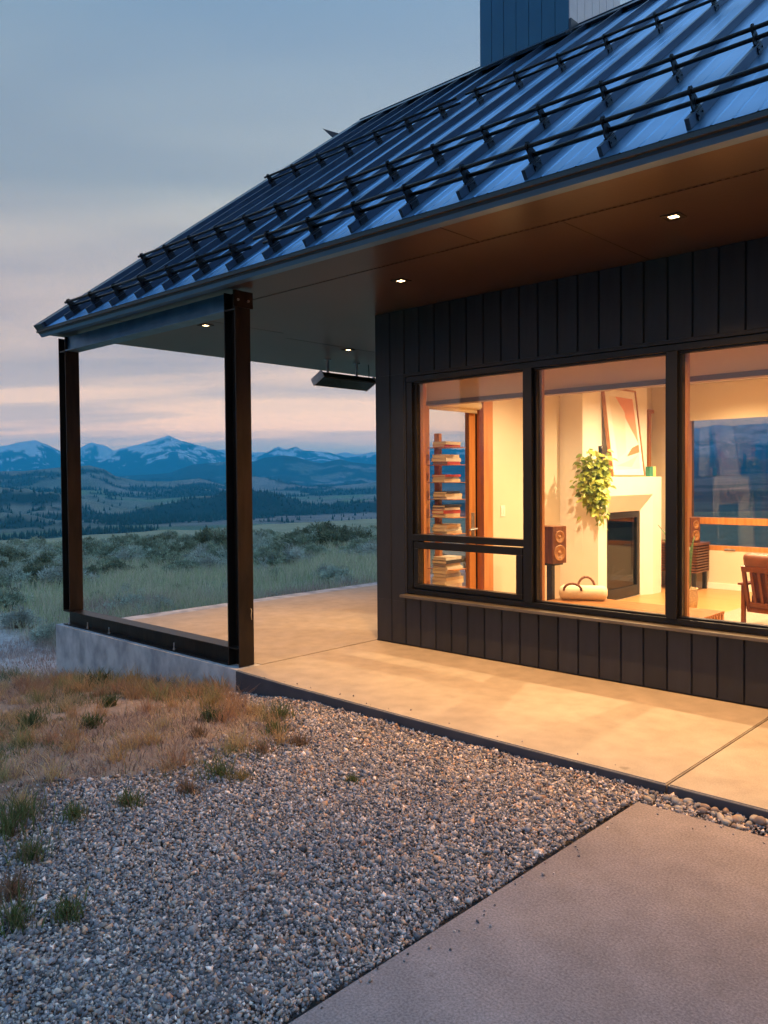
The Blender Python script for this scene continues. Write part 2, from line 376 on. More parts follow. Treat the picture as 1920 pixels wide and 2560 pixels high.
# --- porch door, glazed, timber
door = empty('porch_door', parent=house)
w = MB()
for y0, y1, z0, z1 in ((.47, .53, .02, 2.40), (1.425, 1.59, .02, 2.40), (.53, 1.425, 2.345, 2.40)): w.bbox(.125, .216, y0, y1, z0, z1, .004)
w.build('door_casing', oak, door)
w = MB()
for y0, y1, z0, z1 in ((.54, .66, .03, 2.335), (1.305, 1.415, .03, 2.335), (.66, 1.305, 2.25, 2.335), (.66, 1.305, .03, .18)): w.bbox(.06, .115, y0, y1, z0, z1, .004)
w.build('door_leaf', oak, door)
box('door_pane', .084, .090, .655, 1.31, .175, 2.255, glass_m, door)
w = MB(); w.tube([(.118, 1.36, .99), (.165, 1.36, .99)], .011); w.tube([(.165, 1.37, .99), (.168, 1.24, .985)], .010); w.bbox(.1155, .121, 1.335, 1.385, .85, 1.16, .002)
w.build('door_handle', bolt_m, door)
w = MB(); w.tube([(.165, .56, 2.28), (.165, 1.41, 2.28)], .045, 16); w.box(.155, .159, .58, 1.39, 2.20, 2.28); w.build('door_roller_shade', shadem, door, True)
w = MB(); w.bbox(.2005, .208, 1.745, 1.825, 1.105, 1.225, .003); w.bbox(.208, .212, 1.757, 1.78, 1.13, 1.2, .002); w.bbox(.208, .212, 1.79, 1.813, 1.13, 1.2, .002); w.build('light_switch', whitem, house)

# --- rear window, timber frame
w = MB()
for x0, x1, z0, z1 in ((.66, .745, .535, 2.46), (.745, 4.3, .535, .60), (.745, 4.3, .885, .975), (.745, 4.3, 2.40, 2.46), (2.35, 2.43, .60, 2.40)): w.bbox(x0, x1, 5.452, 5.60, z0, z1, .004)
rw = w.build('rear_window', oak, house)
glass_r = glass('coated_glass', (.70, .72, .75))
for x0, x1, z0, z1 in ((.74, 2.36, .97, 2.405), (2.42, 4.3, .97, 2.405), (.74, 2.36, .595, .89), (2.42, 4.3, .595, .89)): box('pane', x0, x1, 5.52, 5.526, z0, z1, glass_r, rw)
box('window_latch', 1.22, 1.36, 5.436, 5.4515, .545, .565, bolt_m, rw, .003)
box('rear_roller_shade', .62, 4.2, 5.405, 5.410, 2.285, 2.775, shadem, house)
w = MB(); w.bbox(.2005, .235, 5.29, 5.36, 1.45, 2.42, .003); w.bbox(.2005, .235, 5.29, 5.449, 2.42, 2.47, .003); w.build('side_window_casing', oak, house)

# --- soffit, vent strip, roof
w = MB(); w.box(XS, XR, -1.665, -1.214, ZS, ZS+.02); w.box(XS, XR, -1.186, .2, ZS, ZS+.02); w.box(XS, -.0005, .2005, 7.3, ZS, ZS+.02)
sof = w.build('soffit', soffit_m, house)
for x in (-1.9, 2.1, 5.3):                                       # panel joints, proud cover strips too thin to count
    box('panel_joint', x, x+.004, -1.66, -1.22, ZS-.0015, ZS+.001, black, sof)
    box('panel_joint', x+.6, x+.604, -1.18, -.012, ZS-.0015, ZS+.001, black, sof)
box('panel_joint', -1.5, -1.496, .2, 7.2, ZS-.0015, ZS+.001, black, sof)
w = MB(); w.box(XS, XR, -1.1925, -1.1865, ZS+.006, ZS+.018)
x = XS
while x < XR:                                                         # slotted vent
    w.box(x, x+.016, -1.2085, -1.193, ZS+.001, ZS+.004); x += .042
w.box(XS, XR, -1.2135, -1.2085, ZS-.001, ZS+.004); w.box(XS, XR, -1.193, -1.1895, ZS-.001, ZS+.004)
w.build('vent_strip', soffit_m, sof)
box('vent_shade_plate', XS, XR, -1.23, -1.17, ZS+.021, ZS+.04, black, sof)  # solid black plate: shade inside the vent put into its colour

roof = empty('roof', parent=house)
sl = math.atan(K); ln = math.hypot(RY-EY, RZ-EZ)
RM = Matrix.Translation((0, EY, EZ)) @ Matrix.Rotation(sl, 4, 'X')    # roof frame: x, up-slope, normal
SP = .4365; seams = [3.735-SP*i for i in range(-10, 16)]
w = MB()                                                              # a pan with two shallow stiffening ribs
prof = [(0, 0), (.10, 0), (.108, .0035), (.116, 0), (.195, 0), (.203, .0035), (.211, 0), (.30, 0), (.308, .0035), (.316, 0), (SP, 0)]
w.add([(a, 0, h) for a, h in prof]+[(a, ln, h) for a, h in prof], [(i, i+1, len(prof)+i+1, len(prof)+i) for i in range(len(prof)-1)])
pan = w.build('roof_pan', roofm, roof)
w = MB(); w.prism([(-.011, .001), (.011, .001), (.011, .052), (-.011, .052)], 'y', .03, ln-.02); seam0 = w.build('standing_seam', seamm, roof)
for i, x in enumerate(seams):
    for proto, nm in ((pan, 'pan'), (seam0, 'seam')):
        o = proto if i == 0 else copy(proto, roof)
        o.matrix_local = RM @ Matrix.Translation((x, 0, 0))
w = MB(); w.box(XL, -2.813, 0, ln, -.002, .0005, RM); w.build('roof_edge_pan', roofm, roof)
w = MB(); w.box(XL-.02, XL+.14, -.005, ln+.02, .002, .050, RM); w.box(XL-.024, XL, -.008, ln, -.085, .052, RM); w.build('rake_trim', trimm, roof)
w = MB(); w.box(XL, XR, -.0, ln, -.02, -.004, RM); w.build('roof_deck', black, roof)
BM = Matrix.Translation((0, 2*RY-EY, EZ)) @ Matrix.Rotation(math.pi, 4, 'Z') @ Matrix.Rotation(sl, 4, 'X')
w = MB(); w.box(-XR, -XL, 0, ln, -.02, 0, BM); w.build('rear_roof_slope', roofm, roof)
w = MB(); w.box(XL-.02, XR, ln-.16, ln+.005, .047, .056, RM); w.prism([(RY-.005, RZ+.075), (RY+.15, RZ-.06), (RY+.15, RZ-.04), (RY, RZ+.085)], 'x', XL-.02, XR); w.build('ridge_cap', trimm, roof)
# eave: drip edge, fascia and lip
w = MB(); w.prism([(EY-.012, EZ-.034), (EY+.02, EZ-.034), (EY+.03, EZ+.012), (EY-.004, EZ-.006)], 'x', XL-.02, XR); w.build('drip_edge', black, roof)
w = MB(); w.prism([(EY+.012, EZ-.0345), (EY+.06, EZ-.0345), (EY+.06, EZ-.047), (EY+.018, EZ-.047)], 'x', XL-.015, XR); w.build('fascia_bead', trimm, roof)
w = MB(); w.prism([(EY+.022, EZ-.0475), (EY+.059, EZ-.0475), (EY+.059, ZS-.052), (EY+.040, ZS-.052)], 'x', XL-.01, XR); w.prism([(EY+.06, EZ-.04), (-1.665, EZ-.04), (-1.665, ZS-.012), (EY+.06, ZS-.012)], 'x', XL, XR); w.build('fascia', fasciam, roof)
w = MB(); w.prism([(EY, EZ-.01), (2*RY-EY, EZ-.01), (RY, RZ-.02)], 'x', XL+.005, XL+.03); w.build('gable_end', siding, house)
w = MB(); w.add([(-3.87, 2.955, 6.845), (-2.9, 2.975, 6.36), (-3.2, 2.975, 6.22), (-3.865, 2.97, 6.84), (-2.9, 3.0, 6.36), (-3.2, 3.0, 6.22)], [(0, 1, 2), (5, 4, 3), (0, 3, 4, 1), (1, 4, 5, 2), (2, 5, 3, 0)]); fin = w.build('gable_fin', trimm, roof)

# --- snow guards: rows of double pipe on clamps
w = MB()                                                               # one clamp: plate on the seam with two pipe eyes
w.bbox(-.016, .016, -.055, .060, .046, .062, .003); w.bbox(-.024, -.0115, -.05, .055, .006, .046, .002); w.bbox(.0115, .024, -.05, .055, .006, .046, .002)
w.prism([(-.05, .062), (.07, .062), (.062, .085), (.035, .125), (.012, .172), (-.022, .178), (-.046, .150), (-.040, .11), (-.056, .085)], 'x', -.005, .005)
for yy, zz in ((-.018, .15), (.018, .088)): w.lathe([(.024, -.009), (.024, .009)], 14, (0, yy, zz), 'x')
w.tube([(-.03, -.035, .03), (.03, -.035, .03)], .006, 8); w.tube([(-.03, .035, .03), (.03, .035, .03)], .006, 8)
w.v = [(q[0]*.7, q[1]*.8, q[2]*.9) for q in w.v]; clamp0 = w.build('clamp', pipem, None)
first = True
for row, (yy, runs) in enumerate(((-1.72, ((-2.43, .42), (.53, 8.1))), (-.92, ((-2.43, 8.1),)), (.77, ((-2.43, .46), (.57, 8.1))))):
    g = empty('snow_guard', parent=house); g['label'] = ('lowest', 'middle', 'upper')[row]+' row of black double pipe snow guard'
    s = (yy-EY)/math.cos(sl)
    for x in [q for q in seams if q > -2.55]:
        o = clamp0 if first else copy(clamp0); first = False
        o.parent = g; o.matrix_local = RM @ Matrix.Translation((x, s, 0))
    for a, b_ in runs:
        for dy, dz in ((-.0162, .135), (.0162, .0792)):
            w = MB(); w.tube([RM @ Vector((a+(.04 if dz < .1 else 0), s+dy, dz)), RM @ Vector((b_, s+dy, dz))], .0125, 12); w.build('pipe', pipem, g, True)

# --- chimney, clad in upright metal boards
chim = empty('chimney', parent=house)
CX0, CX1, CY0, CY1, CZ = -.716, .51, 2.66, 3.887, 8.0
box('chimney_core', CX0+.012, CX1-.012, CY0+.012, CY1-.012, 5.9, CZ, black, chim)
nb = 7; bw = (CX1-CX0)/nb
for i in range(nb):
    box('cladding_board', CX0+i*bw+.003, CX0+(i+1)*bw-.003, CY0, CY0+.014, 6.05, CZ, chim_m, chim, .002)
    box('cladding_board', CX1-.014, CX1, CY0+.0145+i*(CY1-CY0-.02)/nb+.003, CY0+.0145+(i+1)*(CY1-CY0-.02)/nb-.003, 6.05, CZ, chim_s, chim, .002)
w = MB(); w.box(CX0-.01, CX1+.01, CY0-.03, CY0-.002, 6.35, 6.475); w.box(CX1+.002, CX1+.03, CY0, RY+.1, 6.35, 6.66); w.box(CX0-.05, CX1+.03, -.0, .12, .0, .03, RM @ Matrix.Translation((0, (CY0-EY)/math.cos(sl)-.10, .048))); w.build('chimney_flashing', trimm, chim)

# --- steel frame of the porch
fr_ = empty('steel_frame', parent=house)
YF, YB = -1.572, -1.422
def hcol(name, x0, x1, z0, z1):
    w = MB(); t = .010
    w.bbox(x0, x0+t, YF, YB, z0, z1, .0015); w.bbox(x1-t, x1, YF, YB, z0, z1, .0015); w.box(x0+t, x1-t, (YF+YB)/2-.004, (YF+YB)/2+.004, z0, z1)
    for z in (.150, 2.885): w.box(x0+t, x1-t, YF+.004, YB-.004, z-.006, z+.006)
    return w.build(name, steel, fr_)
P1, P2 = (-3.112, -2.960), (-.182, -.032)
p1 = hcol('post', *P1, .156, ZS-.02); p2 = hcol('post', *P2, .004, ZS-.02)
def ibeam(name, x0, x1, z0, z1):
    w = MB(); t = .011
    w.bbox(x0, x1, YF, YB, z0, z0+t, .0015); w.bbox(x0, x1, YF, YB, z1-t, z1, .0015); w.box(x0, x1, (YF+YB)/2-.004, (YF+YB)/2+.004, z0+t, z1-t)
    return w.build(name, steel, fr_)
ibeam('base_beam', P1[0], P2[0]-.0005, -.0, .153)
w = MB(); t = .012
w.bbox(P1[1]+.0005, P2[0]-.0005, YF, YB, 2.882, 2.882+t, .0015); w.box(P1[1]+.0005, P2[0]-.0005, YF+.03, YF+.045, 2.894, ZS-.02); w.build('top_beam', mat('skylit_steel', (.06, .16, .29), (.10, .23, .38), rough=.4, metal=.5, scale=6, detail=8), fr_)  # dark steel like the posts; the sky it catches is put into the blue
w = MB(); w.box(P2[1]+.0005, P2[1]+.012, YF-.02, YB+.02, 2.90, ZS-.02); w.build('cap_plate', steel, fr_)
for yy in (YF+.02, YB-.03):
    w = MB(); w.lathe([(.011, 0), (.011, .01)], 6, (P2[1]+.0125, yy, 2.955), 'x'); w.build('bolt', bolt_m, fr_)
for x in (-3.02, -2.62, -2.18, -1.02):
    w = MB(); w.tube([(x, YF+.022, .011), (x, YF+.022, .075)], .006, 8); w.lathe([(.012, .0115), (.012, .024)], 6, (x, YF+.022, 0)); w.build('anchor_bolt', bolt_m, fr_)
w = MB(); w.tube([(P2[1]+.002, YB-.03, .47), (P2[1]+.02, YB-.035, .455), (P2[1]+.03, YB-.05, .42), (P2[1]+.012, YB-.03, .38)], .0025, 6); w.build('loose_wire', cream, fr_)
w = MB(); w.box(-3.185, 0, -1.622, -1.37, -1.1, -.0015); w.box(-3.185, -2.9, -1.37, 6, -1.1, -.03)
ped = w.build('footing_wall', pedc, house)

# --- chairs, lamps and heater of the porch come with the things below
# ------------------------------------------------------------------ patio and path
patio = empty('patio'); tag(patio, 'smooth concrete patio slab running along the house front and under the porch', kind='structure')
def slab(poly, zt=0., zb=-.14, parent=patio, m=conc, name='slab_panel'):
    bm = bmesh.new(); vs = [bm.verts.new((x, y, zt)) for x, y in poly]; f = bm.faces.new(vs); r = bmesh.ops.extrude_face_region(bm, geom=[f])
    for q in r['geom']:
        if isinstance(q, bmesh.types.BMVert): q.co.z = zb
    bmesh.ops.recalc_face_normals(bm, faces=bm.faces[:])
    e = [q for q in bm.edges if all(abs(k.co.z-zt) < 1e-4 for k in q.verts)]
    bmesh.ops.bevel(bm, geom=e, offset=.006, segments=2, affect='EDGES')
    me = bpy.data.meshes.new(name); bm.to_mesh(me); bm.free(); me.materials.append(m); return link(bpy.data.objects.new(name, me), parent)
def ey(x): return float(np.interp(x, [0, .77, 2.3, 3.5, 4.05, 9], [-1.628, -1.664, -1.690, -1.690, -1.688, -1.688]))
slab([(.001, -.001), (.001, ey(0)), (.77, ey(.77)), (2.3, ey(2.3)), (3.572, ey(3.57)), (3.572, -.001)])
slab([(3.582, -.001), (3.582, ey(3.58)), (7.15, -1.688), (7.15, -.001)])
slab([(7.16, -.001), (7.16, -1.688), (9, -1.688), (9, -.001)])
slab([(-2.80, -1.37), (-.009, -1.37), (-.009, 6), (-2.80, 6)])
slab([(-.0085, -1.62), (.0, -1.62), (.0, -.0), (-.0085, -.0)], zt=-.012, m=black, name='joint_filler')
slab([(3.5725, -1.67), (3.5815, -1.67), (3.5815, -.0), (3.5725, -.0)], zt=-.012, m=black, name='joint_filler')
path_m = concrete('path_concrete', (.215, .182, .182), (.305, .258, .255), .36, .75, .9, 115., .5)
path = slab([(3.455, -9), (3.505, -1.865), (9, -1.80), (9, -9)], zt=-.052, zb=-.2, parent=None, m=path_m, name='path'); tag(path, 'grey brushed concrete path in the near right corner', kind='structure')
edge_m = mat('edging_steel', (.045, .055, .08), (.065, .075, .10), rough=.5, metal=.2, scale=6)
def edging(xs):
    w = MB()
    for a, b in zip(xs[:-1], xs[1:]):
        ya, yb_ = ey(a), ey(b); w.add([(a, ya-.006, -.16), (b, yb_-.006, -.16), (b, yb_-.006, -.009), (a, ya-.006, -.009), (a, ya+.002, -.16), (b, yb_+.002, -.16), (b, yb_+.002, -.009), (a, ya+.002, -.009)], [(0, 1, 2, 3), (7, 6, 5, 4), (3, 2, 6, 7), (0, 4, 5, 1), (0, 3, 7, 4), (1, 5, 6, 2)])
    return w.build('slab_edging', edge_m, patio)
edging([.003, .77, 2.3, 3.572]); edging([3.582, 4.05, 7.15])
# ------------------------------------------------------------------ ground near the house
def hg(x, y):
    x = np.asarray(x, float); y = np.asarray(y, float)
    z = np.interp(x, [-70, -40, -20, -8, -5, -3.1, -1.5, 0, 1, 3, 12], [-3.6, -2.5, -1.55, -.95, -.75, -.55, -.37, -.18, -.105, -.080, -.080])
    d = np.clip((np.hypot(x-1, y+1)-2.5)/8, 0, 1)
    return z+d*((fbm(x*.22+5, y*.22, 4)-.5)*.5)+np.clip(d*6, .25, 1)*(fbm(x*1.9, y*1.9+9, 3)-.5)*.05
def xb(y):  # edge between gravel (right) and dry grass (left)
    return np.interp(y, [-9, -5, -4.12, -3.9, -3.5, -3.2, -2.6, -2.11, -1.93, -1.7], [2.6, 1.95, 1.5, 1.35, 1.25, 1.4, 1.45, 1.2, .65, .12])
def gravelness(x, y):
    x = np.asarray(x, float); y = np.asarray(y, float)
    return np.clip(.5+(x-xb(y)+(fbm(x*2.2, y*2.2+3, 4)-.5)*.9)/.45, 0, 1)*(y < -1.5)
def smooth(a): return a*a*(3-2*a)
gx = np.unique(np.concatenate([np.linspace(-70, -12, 60), np.linspace(-12, -3.4, 60), np.linspace(-3.4, 4.6, 110), np.linspace(4.6, 40, 20)]))
gy = np.unique(np.concatenate([np.linspace(-40, -6, 18), np.linspace(-6, -1.4, 90), np.linspace(-1.4, 12, 60), np.linspace(12, 75, 60)]))
GX, GY = np.meshgrid(gx, gy, indexing='ij'); GZ = hg(GX, GY)
inside = (GX > -2.7) & (GY > -1.5); GZ = np.where(inside, -.25, GZ)
GZ = np.where((GX > 3.3) & (GY < -1.2), -.12, GZ)
gz_ = np.clip(gravelness(GX, GY), 0, 1)
n = fbm(GX*.8, GY*.8, 4); n2 = fbm(GX*4, GY*4+20, 3)
dirt = np.array([.27, .20, .17]); straw = np.array([.36, .28, .21]); green = np.array([.26, .27, .18]); gcol = np.array([.13, .125, .13])
far = np.clip((np.hypot(GX+2, GY)-4)/6, 0, 1)[..., None]
colr = dirt*(1-n[..., None])+straw*n[..., None]
colr = colr*(1-far)+(green*(.6+.8*n2[..., None]))*far
worn = (np.clip((1.25-np.abs(GY+1.35+.10*(GX+5)))/.5, 0, 1)*np.clip((GX+13)/3, 0, 1)*(GX < -3.2))[..., None]; colr = colr*(1-worn)+np.array([.44, .39, .39])*worn
colr = colr*(1-gz_[..., None])+gcol*gz_[..., None]
ni, nj = GX.shape; idx = np.arange(ni*nj).reshape(ni, nj)
F = np.stack([idx[:-1, :-1], idx[1:, :-1], idx[1:, 1:], idx[:-1, 1:]], -1).reshape(-1, 4)
ground_m = mat('soil', (.75, .75, .75), (1.1, 1.08, 1.05), rough=.95, scale=9, detail=8, bump=.5, bscale=45, attr='tint')
g = npmesh('ground', np.stack([GX, GY, GZ], -1).reshape(-1, 3), F, ground_m, None, True, colr.reshape(-1, 3)); tag(g, kind='structure')

# ------------------------------------------------------------------ hills and mountains (polar grid round the house, real distances)
MT = [(180, .03), (172, .041), (168, .033), (162.81, .0327), (158.36, .0423), (157.31, .0466), (156.31, .0501), (155.53, .0448), (154.81, .0379), (153.59, .027), (152.34, .027), (151.34, .0383), (150.4, .044), (149.45, .0484), (148.59, .0527), (147.88, .057), (147.09, .0509), (145.81, .0457), (144.73, .0395), (144.08, .0347), (142.83, .0288), (142.01, .0307), (141.48, .0341), (140.5, .0438), (139.86, .0404), (139.22, .0442), (138.72, .0393), (136.96, .0367), (135.72, .0292), (134.73, .0311), (133.68, .0359), (130, .042), (126, .036), (121, .046), (116, .041), (112.5, .0585), (111.49, .0603), (110.55, .0625), (109.83, .0598), (109.12, .0607), (107.72, .0621), (104, .055), (98, .045), (90, .04)]
FARM = [(180, .035), (165, .034), (154.07, .0362), (153.45, .0436), (152.88, .0488), (152.45, .047), (152.02, .0452), (151.34, .0383), (149.78, .0365), (144.73, .0395), (144.24, .0409), (143.37, .0366), (141.63, .037), (140.34, .034), (136.7, .0337), (135.72, .0371), (134.98, .0336), (133.68, .0369), (125, .04), (110, .045), (90, .035)]
R4 = [(180, .012), (162.84, .0092), (151.09, .0083), (147.91, .0123), (146.36, .0222), (144.17, .0264), (142.12, .0268), (141.48, .0312), (140.11, .034), (139.23, .0317), (138.0, .0252), (137.44, .023), (136.14, .0278), (135.16, .0242), (133.69, .0211), (128, .026), (120, .02), (112, .026), (104, .018), (90, .02)]
H3 = [(180, .012), (162.83, .0178), (158.39, .0143), (156.99, .0147), (154.95, .0187), (153.02, .0214), (152.12, .0172), (151.37, .0088), (150.06, .0035), (147.97, .0018), (145.84, .0054), (144.22, -.0031), (140.37, -.0051), (137.57, -.007), (133.7, -.0011), (128, .005), (118, .001), (108, .006), (90, 0)]
def prof(P, az):
    P = sorted(P); a = np.array([p[0] for p in P]); s = np.array([p[1] for p in P])
    q = np.where((az < 90), 180-az, az) % 360; q = np.where(q > 180, 360-q, q); q = np.clip(q, 90, 180)   # beyond the view the ranges go on, mirrored
    return np.interp(q, a, s)
AZ = np.unique(np.concatenate([np.arange(-180, 100, 1.2), np.arange(100, 128, .16), np.arange(128, 164, .065), np.arange(164, 180.1, .8)]))
RR = np.concatenate([np.geomspace(46, 700, 40), np.geomspace(720, 3000, 90), np.geomspace(3040, 8000, 80), np.geomspace(8080, 13500, 90)])
A, R = np.meshgrid(AZ, RR, indexing='ij'); ca, sa = np.cos(np.radians(A)), np.sin(np.radians(A)); HX, HY = CAM[0]+R*ca, CAM[1]+R*sa
edge = np.interp(R, [0, 46, 75, 200, 700, 1500, 2600, 4000, 9000, 16000], [-2.7, -3.2, -8, -42, -100, -112, -100, -60, 0, 0])
near_fade = smooth(np.clip((R-90)/900, 0, 1))
hills = edge+near_fade*((fbm(HX/520, HY/520, 5)-.46)*250+(fbm(HX/260+7, HY/260, 4, .5, True)-.6)*55)*np.interp(R, [0, 700, 1600, 5000], [.08, .28, 1, 1])
def ridge(P, R0, wf, wb, amp, sc, sharp=1.4):
    top = prof(P, A)*R0+1.5; t = np.where(R < R0, (R0-R)/wf, (R-R0)/wb); t = np.clip(t, 0, 1)
    f = (1-t)**sharp; f = f*(1-.35*np.sin(np.pi*t)*(fbm(HX/sc+3, HY/sc+1, 5, .55, True)-.35)*2*amp)
    lowb = -60.0
    jit = (fbm(HX/240, HY/240, 4)-.5)*R0*.0022
    return lowb+(top+jit-lowb)*np.clip(f, 0, None)
Z = hills
lim = np.stack([prof(H3, A), prof(R4, A)], 0)
h3 = ridge(H3, 3300, 1500, 1300, .9, 500, 1.1); h4 = ridge(R4, 6000, 1900, 1900, 1.0, 800, 1.15); mt = ridge(MT, 10500, 3400, 2500, 1.35, 1300, 1.25); fm = ridge(FARM, 12300, 2300, 1200, 1.35, 1500, 1.3)
cap = np.where(R < 3300, 1.5+R*(prof(H3, A)+.001), 1.5+R*(np.maximum(prof(H3, A), prof(R4, A))+.001))
Z = np.minimum(Z, np.where(R < 6500, cap, 1e9))
Z = np.maximum(np.maximum(Z, h3), np.maximum(np.maximum(h4, mt), fm))
# what grows where
gxr = np.gradient(Z, axis=0)/(np.gradient(A, axis=0)*np.pi/180*R+1e-6); gr = np.gradient(Z, axis=1)/np.gradient(R, axis=1); slope = np.hypot(gxr, gr)
fn = fbm(HX/250+40, HY/250+11, 5); fn2 = fbm(HX/90, HY/90, 4)
forest = np.clip((fn-.52+.10*(fn2-.5)+.25*(slope-.12))/.035, 0, 1)
forest = np.where((R > 4300) & (R < 8000), np.clip((fn-.33+.3*(fn2-.5))/.08, 0, 1), forest)
forest = np.where(R >= 8000, np.clip((620-Z+(fn2-.5)*420)/120, 0, 1)*.95, forest)
forest = np.where(R < 1000, forest*np.clip((R-600)/400, 0, 1)*(fn2 > .5), forest)
rn = fbm(HX/270, HY/270, 6, .65, True); snow = np.clip((Z-np.where(R > 11500, 260, 365)-(rn-.62)*900-(fn2-.5)*520)/55, 0, 1)*(R > 8200)*.9
field = np.clip((fbm(HX/160+3, HY/300, 3)-.60)/.03, 0, 1)*(R < 2600)*(R > 600)
c_grass = np.array([.15, .155, .115])*(.75+.5*fbm(HX/140, HY/140+60, 4)[..., None]); c_gold = np.array([.235, .195, .17]); c_fld = np.array([.15, .20, .11]); c_for = np.array([.022, .040, .034])*(.7+.6*fn2[..., None]); c_rock = np.array([.10, .11, .13]); c_snow = np.array([.92, .92, .93])
mixw = np.clip((fbm(HX/500+9, HY/500, 3)-.42)/.2, 0, 1)[..., None]
CC = (c_grass*(1-mixw)+c_gold*mixw)*(.55+.9*fbm(HX/70+2, HY/70, 5, .6)[..., None]); CC = CC*(1-field[..., None])+c_fld*field[..., None]
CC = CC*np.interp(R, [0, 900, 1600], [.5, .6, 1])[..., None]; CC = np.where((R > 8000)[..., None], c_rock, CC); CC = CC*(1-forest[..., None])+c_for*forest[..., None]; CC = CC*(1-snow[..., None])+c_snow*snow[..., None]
land = mat('hill_land', (.85, .85, .85), (1.12, 1.12, 1.12), rough=.95, spec=.1, scale=.02, detail=8, attr='tint')
def polar(name, j0, j1, label):
    sub = slice(j0, j1); P = np.stack([HX[:, sub], HY[:, sub], Z[:, sub]], -1); a, b = P.shape[:2]; ix = np.arange(a*b).reshape(a, b)
    f = np.stack([ix[:-1, :-1], ix[:-1, 1:], ix[1:, 1:], ix[1:, :-1]], -1).reshape(-1, 4)
    o = npmesh(name, P.reshape(-1, 3), f, land, None, True, CC[:, sub].reshape(-1, 3)); tag(o, label, kind='structure')
k1 = int(np.searchsorted(RR, 3000)); k2 = int(np.searchsorted(RR, 8000))
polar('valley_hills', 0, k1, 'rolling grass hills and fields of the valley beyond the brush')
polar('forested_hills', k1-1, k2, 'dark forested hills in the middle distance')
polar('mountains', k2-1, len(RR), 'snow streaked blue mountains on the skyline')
# woods on the slopes: one mass of conifers
def zat(az, r):
    i = np.clip(np.searchsorted(AZ, az)-1, 0, len(AZ)-2); j = np.clip(np.searchsorted(RR, r)-1, 0, len(RR)-2)
    u = (az-AZ[i])/(AZ[i+1]-AZ[i]); t = (r-RR[j])/(RR[j+1]-RR[j])
    return [(q[i, j]*(1-u)+q[i+1, j]*u)*(1-t)+(q[i, j+1]*(1-u)+q[i+1, j+1]*u)*t for q in (Z, forest)]
nt_ = 90000; taz = RNG.uniform(131, 162, nt_); tr = np.exp(RNG.uniform(math.log(420), math.log(4200), nt_))
tz, tf = zat(taz, tr); lone = (RNG.random(nt_) < .006) & (tr > 1100)
keep = ((tf > .5) & (RNG.random(nt_) < .30)) | lone
taz, tr, tz = taz[keep], tr[keep], tz[keep]; m = len(taz)
th = RNG.uniform(5, 13, m)*np.interp(tr, [400, 2500], [.55, 1.1]); tw = th*RNG.uniform(.16, .27, m); ph = RNG.uniform(0, 6.28, m)
bx, by = CAM[0]+tr*np.cos(np.radians(taz)), CAM[1]+tr*np.sin(np.radians(taz))
V = np.zeros((m, 6, 3)); 
for k in range(5):
    V[:, k, 0] = bx+tw*np.cos(ph+k*1.2566); V[:, k, 1] = by+tw*np.sin(ph+k*1.2566); V[:, k, 2] = tz+th*.06
V[:, 5, 0] = bx; V[:, 5, 1] = by; V[:, 5, 2] = tz+th
Ft = np.array([(k, (k+1) % 5, 5) for k in range(5)])[None]+np.arange(m)[:, None, None]*6
con = npmesh('conifer_woods', V.reshape(-1, 3), Ft.reshape(-1, 3), mat('conifer_needles', (.020, .040, .030), (.035, .060, .042), rough=.95, spec=.1, scale=.05), None, False)
tag(con, 'dark conifer woods scattered over the valley slopes', 'woods', kind='stuff')

# ------------------------------------------------------------------ gravel
def ico():
    t = (1+5**.5)/2; v = np.array([(-1, t, 0), (1, t, 0), (-1, -t, 0), (1, -t, 0), (0, -1, t), (0, 1, t), (0, -1, -t), (0, 1, -t), (t, 0, -1), (t, 0, 1), (-t, 0, -1), (-t, 0, 1)], float)
    v /= np.linalg.norm(v[0]); f = np.array([(0, 11, 5), (0, 5, 1), (0, 1, 7), (0, 7, 10), (0, 10, 11), (1, 5, 9), (5, 11, 4), (11, 10, 2), (10, 7, 6), (7, 1, 8), (3, 9, 4), (3, 4, 2), (3, 2, 6), (3, 6, 8), (3, 8, 9), (4, 9, 5), (2, 4, 11), (6, 2, 10), (8, 6, 7), (9, 8, 1)])
    return v, f
IV, IF = ico()
def rots(n):
    q = RNG.normal(size=(n, 4)); q /= np.linalg.norm(q, axis=1)[:, None]; w_, x_, y_, z_ = q.T
    return np.stack([np.stack([1-2*(y_*y_+z_*z_), 2*(x_*y_-z_*w_), 2*(x_*z_+y_*w_)], -1), np.stack([2*(x_*y_+z_*w_), 1-2*(x_*x_+z_*z_), 2*(y_*z_-x_*w_)], -1), np.stack([2*(x_*z_-y_*w_), 2*(y_*z_+x_*w_), 1-2*(x_*x_+y_*y_)], -1)], 1)
def pebbles(n, x, y, z, r):
    v = IV[None]*(1+RNG.uniform(-.24, .24, (n, 12, 1)))
    v = v*np.stack([np.ones(n), RNG.uniform(.65, 1.0, n), RNG.uniform(.5, .8, n)], -1)[:, None]
    tilt = rots(n); ry = RNG.uniform(0, 6.28, n); cz, sz = np.cos(ry), np.sin(ry); Zr = np.zeros((n, 3, 3)); Zr[:, 0, 0] = cz; Zr[:, 0, 1] = -sz; Zr[:, 1, 0] = sz; Zr[:, 1, 1] = cz; Zr[:, 2, 2] = 1
    mixm = (RNG.random(n) < .55)[:, None, None]; Rm = np.where(mixm, Zr, tilt)
    v = np.einsum('nij,nkj->nki', Rm, v)*r[:, None, None]; v += np.stack([x, y, z], -1)[:, None]
    return v.reshape(-1, 3), (IF[None]+np.arange(n)[:, None, None]*12).reshape(-1, 3)
PAL = np.array([(.125, .135, .155), (.085, .095, .115), (.20, .205, .215), (.17, .165, .16), (.30, .285, .265), (.26, .19, .14), (.055, .06, .07), (.42, .40, .38), (.20, .13, .10)])
PW = np.array([.25, .19, .17, .13, .09, .06, .06, .03, .02])
